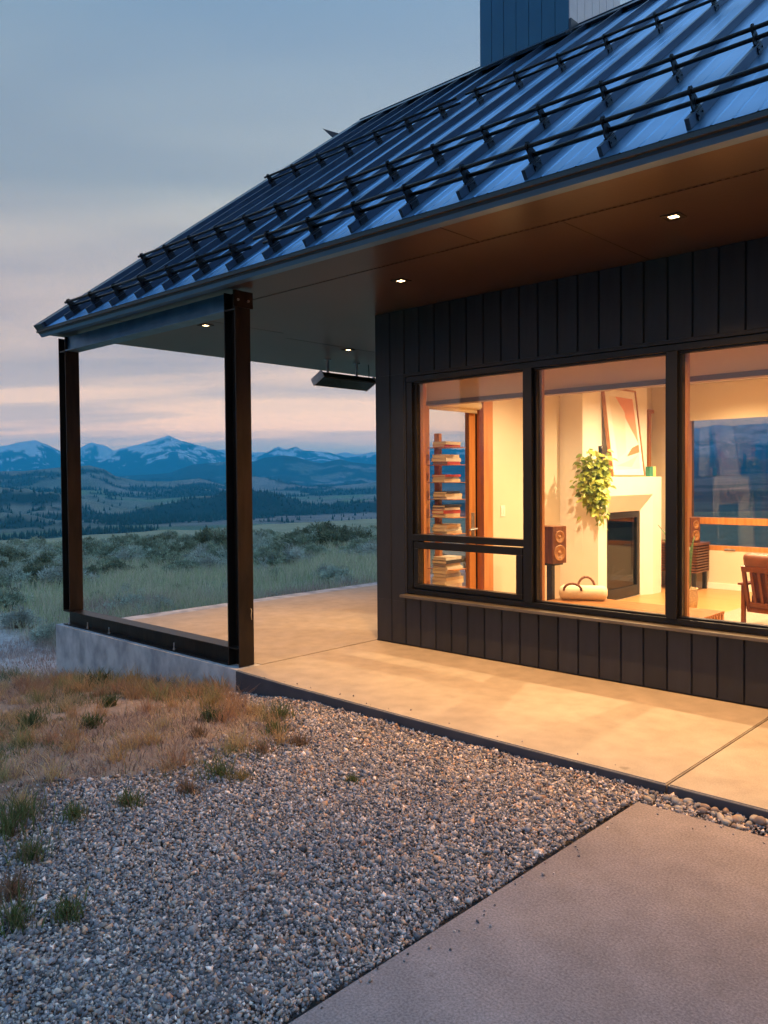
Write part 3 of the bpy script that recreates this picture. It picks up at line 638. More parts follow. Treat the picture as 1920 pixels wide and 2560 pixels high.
def pcols(n): return np.repeat(PAL[RNG.choice(len(PAL), n, p=PW)]*RNG.uniform(1.15, 2.6, (n, 1)), 12, 0)
NP = 250000
x = RNG.uniform(.0, 4.7, NP); y = RNG.uniform(-5.3, -1.6, NP)
eyv = np.interp(x, [0, .77, 2.3, 3.5, 4.05, 9], [-1.628, -1.664, -1.690, -1.690, -1.688, -1.688])
vx = x-CAM[0]; vy = y-CAM[1]; fwd = vx*fw.x+vy*fw.y; rgt = vx*rt.x+vy*rt.y; dcam = np.hypot(vx, vy)
ok = (RNG.random(NP) < gravelness(x, y)**1.2*np.interp(dcam, [2, 5], [1.0, .72])) & (y < eyv-.008)
ok &= ~((x > 3.462) & (y < -1.872)); ok &= ~((x > 3.75) & (RNG.random(NP) < .4))
ok &= (fwd > .9) & (np.abs(rgt) < fwd*.62+.5)                        # a wedge wider than the view
x, y, dcam = x[ok], y[ok], dcam[ok]; n = len(x)
r = RNG.uniform(.0048, .0098, n)*np.where(RNG.random(n) < .10, RNG.uniform(1.3, 2.0, n), 1)*np.interp(dcam, [2, 5], [1, 1.15])
heap = np.clip(1-(np.interp(x, [0, .77, 2.3, 9], [-1.628, -1.664, -1.690, -1.688])-y)/.16, 0, 1)*.02*np.clip(x, 0, 1)
z = hg(x, y)+r*.3+RNG.uniform(0, .012, n)+heap+(fbm(x*3.1, y*3.1, 3)-.5)*.03
z = np.where(x > 3.4, np.maximum(z, -.078), z)
OV = np.array([(1, 0, 0), (-1, 0, 0), (0, 1, 0), (0, -1, 0), (0, 0, 1), (0, 0, -1)], float); OF = np.array([(0, 2, 4), (2, 1, 4), (1, 3, 4), (3, 0, 4), (2, 0, 5), (1, 2, 5), (3, 1, 5), (0, 3, 5)])
def crushed(n, x, y, z, r):                                            # chipped stone: a knocked-about octahedron
    v = OV[None]*(1+RNG.uniform(-.3, .3, (n, 6, 1)))+RNG.uniform(-.32, .32, (n, 6, 3)); v = v*np.stack([np.full(n, 1.15), RNG.uniform(.7, 1.1, n), RNG.uniform(.55, .95, n)], -1)[:, None]
    v = np.einsum('nij,nkj->nki', rots(n), v)*r[:, None, None]; v += np.stack([x, y, z], -1)[:, None]
    return v.reshape(-1, 3), (OF[None]+np.arange(n)[:, None, None]*6).reshape(-1, 3)
ns = 60; sx = np.concatenate([3.50+np.abs(RNG.normal(0, .06, 30)), RNG.uniform(3.6, 4.4, 12), RNG.uniform(.2, 3.4, 18)]); sy = np.concatenate([RNG.uniform(-4.2, -1.9, 30), -1.88-np.abs(RNG.normal(0, .05, 12)), -1.655+np.abs(RNG.normal(0, .03, 18))])
sz = np.where(sy < -1.7, -.052, 0.0); sr = RNG.uniform(.003, .0075, ns); x = np.concatenate([x, sx]); y = np.concatenate([y, sy]); z = np.concatenate([z, sz+sr*.6]); r = np.concatenate([r, sr]); n = len(x)   # stray chips kicked on to the concrete
V, F = crushed(n, x, y, z, r); print('pebbles', n)
tone = PAL[RNG.choice(len(PAL), n, p=PW)]*RNG.uniform(1.2, 2.7, (n, 1))*np.array([1.16, 1.0, .93])
peb_m = mat('pebble_stone', (.8, .8, .8), (1.15, 1.15, 1.15), rough=.75, scale=120, detail=3, attr='tint')
gr_ = npmesh('gravel', V, F, peb_m, None, False, np.repeat(tone, 6, 0)); tag(gr_, 'mixed grey crushed gravel between patio, path and dry grass', 'gravel', kind='stuff')
# larger river stones in the strip between patio and path
warm = [(.42, .34, .26), (.34, .30, .27), (.46, .40, .34), (.28, .20, .16), (.38, .26, .19), (.22, .22, .23), (.50, .45, .40)]
stone_ms = [mat('river_stone_'+str(i), tuple(q*.85 for q in c), c, rough=.7, scale=25) for i, c in enumerate(warm)]
for i in range(64):
    sx = 3.52+(i/64)**.8*.95+RNG.uniform(-.03, .03); sy = RNG.uniform(-1.835, -1.715); rr_ = RNG.uniform(.020, .036)*(.75+.5*(i/64))
    bm = bmesh.new(); bmesh.ops.create_icosphere(bm, subdivisions=2, radius=1)
    sc_ = Vector((1, RNG.uniform(.6, .9), RNG.uniform(.45, .7))); ph_ = RNG.uniform(0, 9, 3)
    for q in bm.verts:
        k = 1+.14*math.sin(3*q.co.x+ph_[0])+.12*math.sin(2.6*q.co.y+ph_[1])+.08*math.sin(4*q.co.z+ph_[2]); q.co = Vector((q.co.x*sc_.x, q.co.y*sc_.y, q.co.z*sc_.z))*k*rr_
    me = bpy.data.meshes.new('river_stone'); bm.to_mesh(me); bm.free(); me.polygons.foreach_set('use_smooth', [True]*len(me.polygons)); me.materials.append(stone_ms[int(RNG.integers(len(warm)))])
    o = link(bpy.data.objects.new('river_stone', me)); o.location = (sx, sy, -.068+rr_*.42+(.014 if sy > -1.75 else 0)); o.rotation_euler = (RNG.uniform(-.3, .3), RNG.uniform(-.3, .3), RNG.uniform(0, 6.28))
    tag(o, 'rounded river stone in the narrow strip between patio edge and concrete path', 'stone', 'river stones in the strip beside the path')

# ------------------------------------------------------------------ grass
def blades(name, x, y, h, wd_, col, lean, m, label, cat, kind='stuff', z=None, parent=None, basez=None):
    n = len(x); z = hg(x, y) if z is None else z; a = RNG.uniform(0, 6.28, n); la = RNG.uniform(0, 6.28, n)
    side_ = np.stack([np.cos(a), np.sin(a), np.zeros(n)], -1)*wd_[:, None]; le = np.stack([np.cos(la), np.sin(la), np.zeros(n)], -1)*(h*lean)[:, None]
    P = np.stack([x, y, z-.01], -1); up_v = np.array([0, 0, 1.])*(h*np.sqrt(np.clip(1-(lean*.8)**2, .05, 1)))[:, None]
    V = np.stack([P-side_, P+side_, P+side_*.75+le*.35+up_v*.6, P-side_*.75+le*.35+up_v*.6, P+le+up_v], 1)
    F3 = np.array([(0, 1, 2), (0, 2, 3), (3, 2, 4)])[None]+np.arange(n)[:, None, None]*5
    o = npmesh(name, V.reshape(-1, 3), F3.reshape(-1, 3), m, parent, False, np.repeat(col, 5, 0))
    if label: tag(o, label, cat, kind=kind)
    return o
leaf_m = mat('grass_blade', (1, 1, 1), rough=.8, attr='tint', spec=.2, trans=.45)
def pick(P, n, w=None, var=.25):
    P = np.array(P); return P[RNG.choice(len(P), n, p=w)]*RNG.uniform(1-var, 1+var, (n, 1))
# dry matted grass between footing and gravel
n = 85000; x = RNG.uniform(-4.6, 2.2, n); y = RNG.uniform(-5.2, -1.63, n)
cov = fbm(x*1.6+30, y*1.6, 4)
ok = (RNG.random(n) < (1-gravelness(x, y))) & (cov > .27+.18*RNG.random(n)) & ~((x > -3.2) & (y > -1.632))
ok &= (x > -3.3) | (y < -1.2)
x, y, cov = x[ok], y[ok], cov[ok]; n = len(x); nearw = np.clip(1-(-1.63-y)/.55, 0, 1)
h = RNG.uniform(.02, .085, n)*(1+1.6*nearw*(RNG.random(n) < .5))
dry = pick([(.56, .42, .27), (.48, .33, .23), (.42, .28, .21), (.60, .47, .29), (.33, .24, .18), (.20, .22, .11)], n, [.26, .24, .18, .14, .10, .08])
ncl = 240; cxx = RNG.uniform(-3.3, 1.9, ncl); cyy_ = np.where(RNG.random(ncl) < .45, RNG.uniform(-2.1, -1.66, ncl), RNG.uniform(-4.4, -1.7, ncl)); okc = gravelness(cxx, cyy_) < .45; cxx, cyy_ = cxx[okc], cyy_[okc]
k_ = 70; ex = np.repeat(cxx, k_)+RNG.normal(0, .035, len(cxx)*k_); ey_ = np.minimum(np.repeat(cyy_, k_)+RNG.normal(0, .03, len(cxx)*k_), -1.632); eh = RNG.uniform(.06, .20, len(ex))*np.repeat(RNG.uniform(.6, 1.25, len(cxx)), k_)
ecol = np.repeat(np.array([(.54, .37, .19), (.50, .33, .19), (.44, .27, .18), (.34, .33, .17), (.54, .42, .24)])[RNG.integers(0, 5, len(cxx))], k_, 0)*RNG.uniform(.7, 1.25, (len(ex), 1))
x = np.concatenate([x, ex]); y = np.concatenate([y, ey_]); h = np.concatenate([h, eh]); nd_ = n; n = len(x)
gpatch = fbm(x*1.1+70, y*1.1+5, 4)
greenish = (gpatch > .57)[:, None] & (RNG.random((n, 1)) < .6); dry = np.concatenate([dry, ecol]); own = (np.arange(n) >= nd_)[:, None]; greenish &= ~own; dry = np.where(greenish, pick([(.10, .14, .06), (.16, .19, .09), (.21, .20, .12)], n), dry)
mauve = (gpatch < .47)[:, None] & (RNG.random((n, 1)) < .75) & ~own; dry = np.where(mauve, pick([(.38, .28, .25), (.30, .22, .205), (.46, .35, .29), (.20, .155, .14)], n), dry)
blades('dry_grass', x, y, h, RNG.uniform(.0016, .0035, n), dry, RNG.uniform(.3, 1.1, n), leaf_m, 'matted straw coloured dry grass in front of the concrete footing', 'grass')
# meadow beyond the porch
n = 190000; az = np.radians(RNG.uniform(129, 164, n)); rr_ = np.exp(RNG.uniform(math.log(7.0), math.log(62), n)); x = CAM[0]+rr_*np.cos(az); y = CAM[1]+rr_*np.sin(az)
ok = (x < -3.3) | ((y > 6.2)); ok &= ~((x < -3.0) & (y < -1.55) & (x > -4.6))
pn = fbm(x*.35+8, y*.35, 4); ok &= (RNG.random(n) < np.clip((pn-.22)*3, .25, 1)); x, y, rr_, pn = x[ok], y[ok], rr_[ok], pn[ok]; n = len(x)
bare = np.clip((1.25-np.abs(y+1.35+.10*(x+5)))/.5, 0, 1)*np.clip((x+13)/3, 0, 1)            # the worn, bleached patch beside the footing
h = RNG.uniform(.18, .46, n)*np.interp(pn, [.3, .6], [.75, 1.25])*(1-.82*bare)
gcol_ = pick([(.42, .48, .30), (.52, .56, .38), (.60, .58, .45), (.35, .43, .29), (.64, .57, .49), (.56, .49, .44)], n, [.27, .24, .18, .13, .10, .08])
gcol_ = gcol_*(1-bare[:, None])+pick([(.55, .47, .44), (.48, .38, .36), (.42, .34, .33)], n)*bare[:, None]
pinkish = ((fbm(x*.5, y*.5+50, 3) > .56) & (rr_ < 18))[:, None]; gcol_ = np.where(pinkish, pick([(.46, .36, .33), (.38, .30, .28)], n), gcol_)
blades('meadow_grass', x, y, h, RNG.uniform(.0022, .0042, n)*np.interp(rr_, [7, 60], [1, 4.2]), gcol_, RNG.uniform(.1, .6, n), leaf_m, 'tall grey green meadow grass beyond the porch', 'grass')

# single grass tufts in and beside the gravel
TUFT = [(.25, -2.05, .15, 0, 'tall straw yellow tuft against the concrete footing, nearest its right end'), (-1.35, -1.75, .26, 0, 'big straw yellow tuft leaning on the concrete footing below the middle anchor bolts'), (1.03, -2.02, .17, 1, 'upright green tuft in the gravel nearest the corner post'), (1.26, -2.26, .12, 1, 'loose green tuft in the gravel just below the upright one'), (1.50, -2.56, .10, 2, 'brown flattened tuft at the tip of the dry grass'), (1.56, -2.33, .10, 2, 'reddish brown tuft farthest out in the gravel toward the path'),
        (1.66, -2.96, .15, 1, 'dark green tuft in the middle of the gravel, largest there'), (1.78, -2.92, .10, 0, 'small straw tuft touching the dark green one in the gravel'), (1.71, -3.20, .10, 2, 'dry brown tuft spread flat in the gravel below the dark green one'), (1.64, -3.50, .13, 1, 'thin green tuft at the gravel edge left of the flat brown one'), (2.24, -2.54, .06, 1, 'tiny green tuft alone in the open gravel'), (1.58, -3.74, .12, 1, 'green tuft near the left picture edge above the grassy gravel'),
        (1.40, -3.92, .20, 1, 'tall green tuft at the left picture edge beside the gravel'), (1.52, -4.02, .18, 1, 'wide green tuft at the left edge, just right of the tall one'), (1.84, -4.06, .16, 1, 'dark green tuft low at the left edge in the gravel'), (2.42, -4.18, .12, 1, 'short green tuft in the near gravel, lowest right of the left ones'), (2.33, -4.33, .14, 1, 'green tuft near the lower left corner of the picture'), (2.11, -4.25, .14, 2, 'brownish tuft at the left edge near the lower left corner'),
        (.0, -2.86, .13, 3, 'dark leafy weed in the dry grass, middle of the patch'), (-.5, -3.05, .16, 3, 'dark green weed in the dry grass near the left picture edge'), (-.72, -2.34, .13, 3, 'small dark weed in the dry grass below the footing'), (-1.9, -1.8, .22, 3, 'dark stalky weed against the concrete footing'), (.62, -2.30, .12, 3, 'green weed at the upper edge of the dry grass near the gravel'), (.9, -2.6, .09, 2, 'reddish tuft in the dry grass near the gravel edge')]
tc_ = [[(.42, .33, .16), (.36, .27, .14), (.30, .25, .11)], [(.10, .15, .055), (.14, .19, .075), (.19, .20, .10)], [(.27, .17, .12), (.33, .22, .15), (.20, .15, .09)], [(.08, .12, .055), (.11, .15, .07), (.16, .17, .09)]]
for tx, ty, th_, kd, lab in TUFT:
    e_ = empty('grass_tuft', (tx, ty, float(hg(tx, ty)))); tag(e_, lab, 'grass tuft', 'grass tufts and weeds around the gravel')
    for part, nn, hh in (('blades', 150, 1.0), ('dead_stalks', 50, .7)):
        rad = np.abs(RNG.normal(0, th_*.42, nn)); an = RNG.uniform(0, 6.28, nn); X2 = rad*np.cos(an); Y2 = rad*np.sin(an)*.8
        cc_ = pick(tc_[kd] if part == 'blades' else tc_[2 if kd else 0], nn)
        blades('blades' if part == 'blades' else 'dead_stalks', X2, Y2, RNG.uniform(.35, 1.05, nn)*th_*hh, RNG.uniform(.0018, .0034, nn)*(2.0 if kd == 3 else 1), cc_, RNG.uniform(.15, .85, nn), leaf_m, None, None, z=np.zeros(nn), parent=e_)['kind'] = 'stuff'

# ------------------------------------------------------------------ sagebrush, one thing each
sage_m = mat('sage_leaf', (1, 1, 1), rough=.85, attr='tint', spec=.15, trans=.2); stem_m = mat('sage_stem', (.10, .075, .055), (.16, .12, .09), rough=.9, scale=20)
def sage_mesh(seed, tone):
    g_ = np.random.default_rng(seed); nc = 26; cx = g_.normal(0, .33, nc); cyy = g_.normal(0, .33, nc); cz = .28+.55*g_.random(nc)*np.clip(1.1-np.hypot(cx, cyy), .25, 1); cr = g_.uniform(.12, .24, nc)
    V = []; C_ = []
    nl = 95
    for k in range(nc):
        d = g_.normal(size=(nl, 3)); d /= np.linalg.norm(d, axis=1)[:, None]; p = np.array([cx[k], cyy[k], cz[k]])+d*cr[k]*g_.uniform(.45, 1.1, (nl, 1))
        ax = d*.7+g_.normal(0, .45, (nl, 3))+np.array([0, 0, .45]); ax /= np.linalg.norm(ax, axis=1)[:, None]; s_ = np.cross(ax, g_.normal(size=(nl, 3))); s_ /= np.linalg.norm(s_, axis=1)[:, None]
        le = g_.uniform(.05, .12, (nl, 1)); wd_ = g_.uniform(.008, .016, (nl, 1))
        V.append(np.stack([p-s_*wd_, p+s_*wd_, p+ax*le+s_*wd_*.6, p+ax*le-s_*wd_*.6], 1)); base_ = np.array(tone)*g_.uniform(.6, 1.35); C_.append(np.repeat(base_*g_.uniform(.75, 1.25, (nl, 1)), 4, 0))
    V = np.concatenate(V).reshape(-1, 3); C_ = np.concatenate(C_); Fq = np.arange(len(V)).reshape(-1, 4)
    o = npmesh('foliage', V, Fq, sage_m, None, False, C_)
    w = MB()
    for k in range(nc):
        w.tube([(cx[k]*.15, cyy[k]*.15, -.05), (cx[k]*.6, cyy[k]*.6, cz[k]*.5), (cx[k], cyy[k], cz[k]+cr[k]*.5)], [.02, .012, .005], 5)
    return o, w.build('stems', stem_m)
kinds = [sage_mesh(11, (.40, .47, .40)), sage_mesh(12, (.30, .37, .28)), sage_mesh(13, (.41, .46, .42)), sage_mesh(14, (.17, .21, .145))]
used = [False]*4
def shrub(x, y, s, k, lab, grp, nm='sagebrush'):
    e_ = empty(nm, (x, y, float(hg(x, y))-.03), RNG.uniform(0, 6.28)); e_.scale = (s*RNG.uniform(.9, 1.25), s*RNG.uniform(.9, 1.25), s); tag(e_, lab, 'shrub', grp)
    for o in kinds[k]:
        q = o if not used[k] else copy(o); q.parent = e_
    used[k] = True
# near ones, told apart by where they stand
def at(az, r): return CAM[0]+r*math.cos(math.radians(az)), CAM[1]+r*math.sin(math.radians(az))
for az, r, s, k, lab in ((141.0, 12.5, .55, 2, 'pale silver green sagebrush right behind the corner post, beside the patio'), (148.5, 14.0, .5, 2, 'low pale sagebrush between the two posts, nearest the base beam'), (150.5, 15.5, .55, 0, 'grey green sagebrush between the posts, behind the low pale one'),
                         (155.6, 13.0, .38, 0, 'grey sagebrush in the meadow just left of the far post'), (157.3, 15.0, .42, 2, 'silver sagebrush at the left picture edge in the meadow'), (137.1, 36, 1.55, 3, 'tallest dark bush on the brush line between corner post and house'), (135.4, 37, 1.25, 3, 'dark bush on the brush line nearest the house corner'), (144.9, 36, 1.5, 3, 'dark bush on the brush line just left of the corner post'), (148.8, 38, 1.2, 3, 'dark bush on the brush line halfway between the posts')):
    shrub(*at(az, r), s, k, lab, 'sagebrush that stands out in the meadow')
def blab(az, r):
    zone = 'left of the far post' if az > 154.4 else 'between the two posts' if az > 144.2 else 'between the corner post and the house wall'
    band = 'on the far brush line' if r > 38 else 'in the middle of the brush' if r > 25 else 'in the nearer meadow grass'
    return 'sagebrush '+band+', '+zone
for i in range(290):
    az = RNG.uniform(133.3, 159.6); r = math.exp(RNG.uniform(math.log(17), math.log(54))); x, y = at(az, r)
    if x > -5 or (r < 25 and RNG.random() > .14): continue
    shrub(x, y, RNG.uniform(.45, .85)*(1.3 if r > 34 else 1.05 if r > 25 else .65), int(RNG.choice([0, 1, 2, 3], p=[.25, .35, .10, .30] if r > 26 else [.34, .30, .28, .08])), blab(az, r), 'sagebrush covering the slope beyond the porch')

# ------------------------------------------------------------------ haze over the valley
w = MB(); w.box(-13700, 13700, -13700, 13700, -420, 730); hz = w.build('haze', None); hz['kind'] = 'stuff'
m = bpy.data.materials.new('haze_air'); m.use_nodes = True; n = m.node_tree.nodes; n.remove(n['Principled BSDF'])
pv = n.new('ShaderNodeVolumePrincipled'); pv.inputs['Color'].default_value = (.05, .60, 1.0, 1); pv.inputs['Density'].default_value = 1.45e-4; pv.inputs['Anisotropy'].default_value = 0.0
m.node_tree.links.new(pv.outputs[0], n['Material Output'].inputs['Volume']); hz.data.materials.append(m)
# ------------------------------------------------------------------ lamps
def lamp(parent, loc, power, col, size, blend, r=.03, name='lamp'):
    d = bpy.data.lights.new(name, 'SPOT'); d.energy = power; d.color = col; d.spot_size = math.radians(size); d.spot_blend = blend; d.shadow_soft_size = r
    o = bpy.data.objects.new(name, d); o.location = loc; return link(o, parent)
WARM = (1.0, .50, .155)
def downlight(x, y, z, lab, grp, power, size=118, trim=black, col=WARM, blend=1.0):
    e = empty('downlight', (x, y, z)); tag(e, lab, 'ceiling light', grp)
    w = MB(); a, b = .058, .028
    for q in ((-a, a, -a, -b), (-a, a, b, a), (-a, -b, -b, b), (b, a, -b, b)): w.box(q[0], q[1], q[2], q[3], -.006, -.0005)
    w.build('trim', trim, e)
    w = MB(); w.box(-b+.001, b-.001, -b+.001, b-.001, -.0035, -.001); w.build('lens', lens_m, e)
    lamp(e, (0, 0, -.012), power, col, size, blend)
SOF = 'square downlights in the porch and eave soffit'
downlight(3.224, -.812, ZS, 'lit square downlight in the soffit above the right window', SOF, 440)
downlight(1.057, -.805, ZS, 'lit square downlight in the soffit above the left window', SOF, 440)
downlight(-1.50, -.835, ZS, 'lit square downlight in the porch soffit between the two posts', SOF, 300)
downlight(-1.58, 1.21, ZS, 'lit square downlight in the porch soffit above the hanging heater', SOF, 300)
downlight(5.39, -.81, ZS, 'lit square downlight in the eave soffit beyond the right picture edge', SOF, 440)
downlight(7.5, -.81, ZS, 'lit square downlight in the eave soffit at the far right end', SOF, 440)
INT = 'recessed downlights in the living room ceiling'
IW = (1.0, .69, .36)
for x, y, p, lab in ((1.25, 1.55, 330, 'recessed ceiling light above the speaker near the left window'), (1.55, 3.2, 420, 'recessed ceiling light in front of the fireplace'), (1.55, 4.5, 330, 'recessed ceiling light near the rear window and fireplace'), (2.9, 1.6, 330, 'recessed ceiling light above the bench by the window'), (3.1, 3.6, 380, 'recessed ceiling light above the armchair'), (4.8, 1.7, 330, 'recessed ceiling light at the right end of the room by the front'), (4.8, 4.0, 330, 'recessed ceiling light at the right end of the room by the rear')):
    downlight(x, y, 2.78, lab, INT, p*1.3, 150, whitem, IW, 1.0)

# ------------------------------------------------------------------ porch heater
e = empty('patio_heater', (-2.3, 1.85, 0)); tag(e, 'long black infrared heater hanging under the porch soffit', 'heater')
HM = Matrix.Translation((0, 0, 2.80)) @ Matrix.Rotation(math.radians(-28), 4, 'Y')
w = MB(); w.prism([(-.075, .045), (.075, .045), (.105, -.045), (-.105, -.045)], 'y', -.47, .47); w.v = [tuple(HM @ Vector(q)) for q in w.v]; w.build('housing', black, e)
w = MB(); w.box(-.09, .09, -.45, .45, -.049, -.0455, HM); w.build('reflector', mat('dark_glass', (.01, .014, .022), rough=.08), e)
for yy in (-.475, .475):
    w = MB(); w.box(-.11, .11, yy-.006, yy+.006, -.05, .05, HM); w.build('end_cap', bolt_m, e)
for yy in (-.30, .22):
    w = MB(); w.lathe([(.045, ZS-.012), (.045, ZS-.001)], 14, (0, yy, 0)); w.tube([(0, yy, ZS-.012), (0, yy, 2.845)], .016, 10); w.bbox(-.03, .03, yy-.02, yy+.02, 2.83, 2.88, .003); w.build('hanger', bolt_m, e)
w = MB(); w.tube([(.02, .42, ZS-.002), (.02, .43, 2.95), (.0, .45, 2.88), (-.01, .44, 2.84)], .006, 8); w.build('cord', black, e)

# ------------------------------------------------------------------ chair on the porch, seen through the door
e = empty('porch_chair', (-1.2, 2.78, 0), .5); tag(e, 'dark shell chair with thin legs on the porch, seen through the glass door', 'chair')
w = MB(); seg = 12
pr = [(-.26, .50), (-.20, .455), (-.05, .44), (.12, .445), (.21, .48), (.25, .60), (.26, .78)]
vs = []; fs = []
for i, (a, h) in enumerate(pr):
    for j in range(seg+1):
        t = j/seg*2-1; wd_ = .25-.03*max(0, i-4); vs.append((a-.03*t*t*(i > 3), t*wd_, h+.05*t*t*(i < 5)))
for i in range(len(pr)-1):
    for j in range(seg): k = i*(seg+1)+j; fs.append((k, k+1, k+seg+2, k+seg+1))
o = pydata('seat_shell', vs, fs, black, e, True); md = o.modifiers.new('thickness', 'SOLIDIFY'); md.thickness = .012
for a, b in ((-.2, -.2), (-.2, .2), (.2, -.2), (.2, .2)):
    w = MB(); w.tube([(a*.5, b*.5, .445), (a*1.25, b*1.2, .002)], [.012, .008], 8); w.build('leg', black, e)

# ------------------------------------------------------------------ bookcase tower and its books
e = empty('book_tower', (.335, .52, .02)); tag(e, 'tall narrow wooden book tower just inside the left window', 'bookcase')
box('spine', -.03, .03, -.022, .022, .02, 1.93, oak, e, .003)
box('foot', -.15, .15, -.14, .14, 0, .02, oak, e, .004)
SH = [1.815, 1.650, 1.485, 1.325, 1.155, 1.0, .665, .49]
names = ['top', 'second', 'third', 'fourth', 'fifth', 'sixth', 'seventh', 'lowest']
for z in SH: box('shelf', -.055, .26, -.10, .10, z-.02-.006, z-.02, oak, e, .001)
bkc = {'white': (.75, .70, .60), 'red': (.50, .06, .045), 'black': (.03, .03, .035), 'tan': (.55, .40, .22), 'grey': (.30, .28, .26), 'cream': (.72, .62, .42), 'blue': (.08, .14, .24), 'green': (.15, .22, .12)}
bkm = {k: mat('book_'+k, c, tuple(q*.85 for q in c), rough=.55, scale=12) for k, c in bkc.items()}; paper = mat('book_pages', (.70, .62, .46), (.62, .54, .40), rough=.9, scale=30, stretch=(1, 1, 40))
STK = [['red', 'cream'], ['red', 'white', 'cream'], ['cream', 'grey', 'red'], ['white', 'cream', 'black'], ['cream', 'red', 'white', 'black'], ['cream', 'white', 'tan'], ['cream', 'tan', 'black', 'white'], ['white', 'cream', 'tan', 'grey', 'cream', 'white']]
ordn = ['bottom', 'second', 'third', 'fourth', 'fifth', 'sixth']
for si, (z, st) in enumerate(zip(SH, STK)):
    zz = z; room = .125 if si < 6 else .15
    for bi, cname in enumerate(st):
        t = RNG.uniform(.020, .034) if si not in (1, 7) else RNG.uniform(.026, .036); lx = RNG.uniform(.15, .185); ly = RNG.uniform(.10, .13)
        o = empty('book', (.335+.10+RNG.uniform(-.008, .012), .52+RNG.uniform(-.01, .01), zz), RNG.uniform(-.06, .06))
        tag(o, cname+' book, '+ordn[bi]+' in the stack on the '+names[si]+' shelf of the book tower', 'book', 'books stacked on the tower shelves')
        w = MB(); w.box(-lx/2, lx/2, -ly, ly, 0, .003); w.box(-lx/2, lx/2, -ly, ly, t-.003, t); w.box(lx/2-.004, lx/2, -ly, ly, .003, t-.003); w.build('cover', bkm[cname], o)
        box('pages', -lx/2+.004, lx/2-.0045, -ly+.004, ly-.004, .0032, t-.0032, paper, o)
        zz += t+.0005

# ------------------------------------------------------------------ loudspeakers
def speaker(x, y, z, rz, lab, s=1.):
    e = empty('loudspeaker', (x, y, z), rz); e.scale = (s, s, s); tag(e, lab, 'speaker', 'wooden bookshelf loudspeakers')
    box('cabinet', -.16, .12, -.095, .095, 0, .37, walnut, e, .005)
    for zc, r, nm in ((.265, .055, 'tweeter'), (.105, .072, 'woofer')):
        w = MB(); w.lathe([(r+.008, .1205), (r+.008, .126), (r, .1265), (r*.86, .122), (r*.4, .116), (r*.32, .123), (.002, .128)], 24, (0, 0, zc), 'x'); w.build(nm, mat(nm+'_cone', (.30, .13, .045), (.36, .17, .06), rough=.4, scale=20), e, True)
    return e
speaker(.915, 1.60, .665, math.radians(-14), 'walnut loudspeaker on the slim black stand behind the middle window')
e = empty('speaker_stand', (.90, 1.62, .02)); tag(e, 'slim black floor stand under the left loudspeaker', 'stand')
box('pole', -.03, .03, -.03, .03, .02, .62, black, e, .003); box('base_plate', -.13, .13, -.13, .13, 0, .02, black, e, .004); box('top_plate', -.09, .09, -.09, .09, .62, .6445, black, e, .003)

# ------------------------------------------------------------------ slatted bench and bag
e = empty('slat_bench', (1.70, 1.66, .02)); tag(e, 'low slatted wooden bench along the window inside', 'bench')
for i in range(12): box('slat', -.74, .82, -.27+i*.046, -.27+i*.046+.030, .255, .28, teak, e, .002)
for x in (-.70, .0, .78):
    w = MB(); w.bbox(x-.02, x+.02, -.27, .27, .20, .2545, .003); w.build('cross_rail', teak, e)
for i in range(8): box('end_slat', .80, .82, -.26+i*.068, -.26+i*.068+.036, .02, .254, teak, e, .002)
for x in (-.70, .74):
    for y in (-.25, .24): box('leg', x-.02, x+.02, y-.02, y+.02, 0, .199, teak, e, .003)
e = empty('carry_bag', (1.22, 1.70, .302), .5); tag(e, 'cream canvas bag with two brown leather handles on the slatted bench', 'bag')
w = MB(); pts = []
for i in range(9):
    t = i/8; pts.append((-.22+.44*t, 0, .075+.0*t))
w.tube([(-.235, 0, .07), (-.225, 0, .07), (-.19, 0, .074), (.19, 0, .074), (.225, 0, .07), (.235, 0, .07)], [.02, .055, .073, .073, .055, .02], 18); w.build('body', cream, e, True)
for y in (-.07, .05):
    w = MB(); a = [(-.085*math.cos(math.pi*t/10)-(.10 if y < 0 else -.03), y-(.05*math.sin(math.pi*t/10) if y < 0 else 0), .105+(.07 if y < 0 else .12)*math.sin(math.pi*t/10)) for t in range(11)]
    for p, q in zip(a[:-1], a[1:]): w.tube([p, q], .012, 8)
    w.build('handle', leather, e, True)

# ------------------------------------------------------------------ fireplace
e = empty('fireplace', (0, 0, 0)); tag(e, 'white plaster fireplace with splayed surround and black metal insert', 'fireplace')
FY0, FY1 = 2.975, 4.655
box('chimney_breast', .2005, .50, FY0, FY1, .021, 2.779, whitem, e)
w = MB()
O = [(FY0, .021), (FY1, .021), (FY1, 1.53), (FY0, 1.53)]; I = [(3.18, .021), (4.41, .021), (4.41, 1.304), (3.18, 1.304)]; B = [(3.335, .021), (4.245, .021), (4.245, 1.10), (3.335, 1.10)]
xf, xi, xb_ = .70, .60, .5005
v = [(xb_, *q) for q in O]+[(xf, *q) for q in O]+[(xf, *q) for q in I]+[(xi, *q) for q in B]
f = [(0, 4, 7, 3), (3, 7, 6, 2), (2, 6, 5, 1), (4, 8, 11, 7), (7, 11, 10, 6), (6, 10, 9, 5), (8, 12, 15, 11), (11, 15, 14, 10), (10, 14, 13, 9), (0, 1, 13, 12, 8, 4)]
w.add(v, f); w.build('surround', whitem, e)
w = MB()
for y0, y1, z0, z1 in ((3.345, 3.40, .03, 1.09), (4.18, 4.235, .03, 1.09), (3.40, 4.18, 1.02, 1.09), (3.40, 4.18, .03, .16)): w.bbox(.56, .598, y0, y1, z0, z1, .003)
w.build('insert_frame', insert_m, e)
box('insert_back', .5015, .51, 3.36, 4.22, .03, 1.09, insert_m, e)
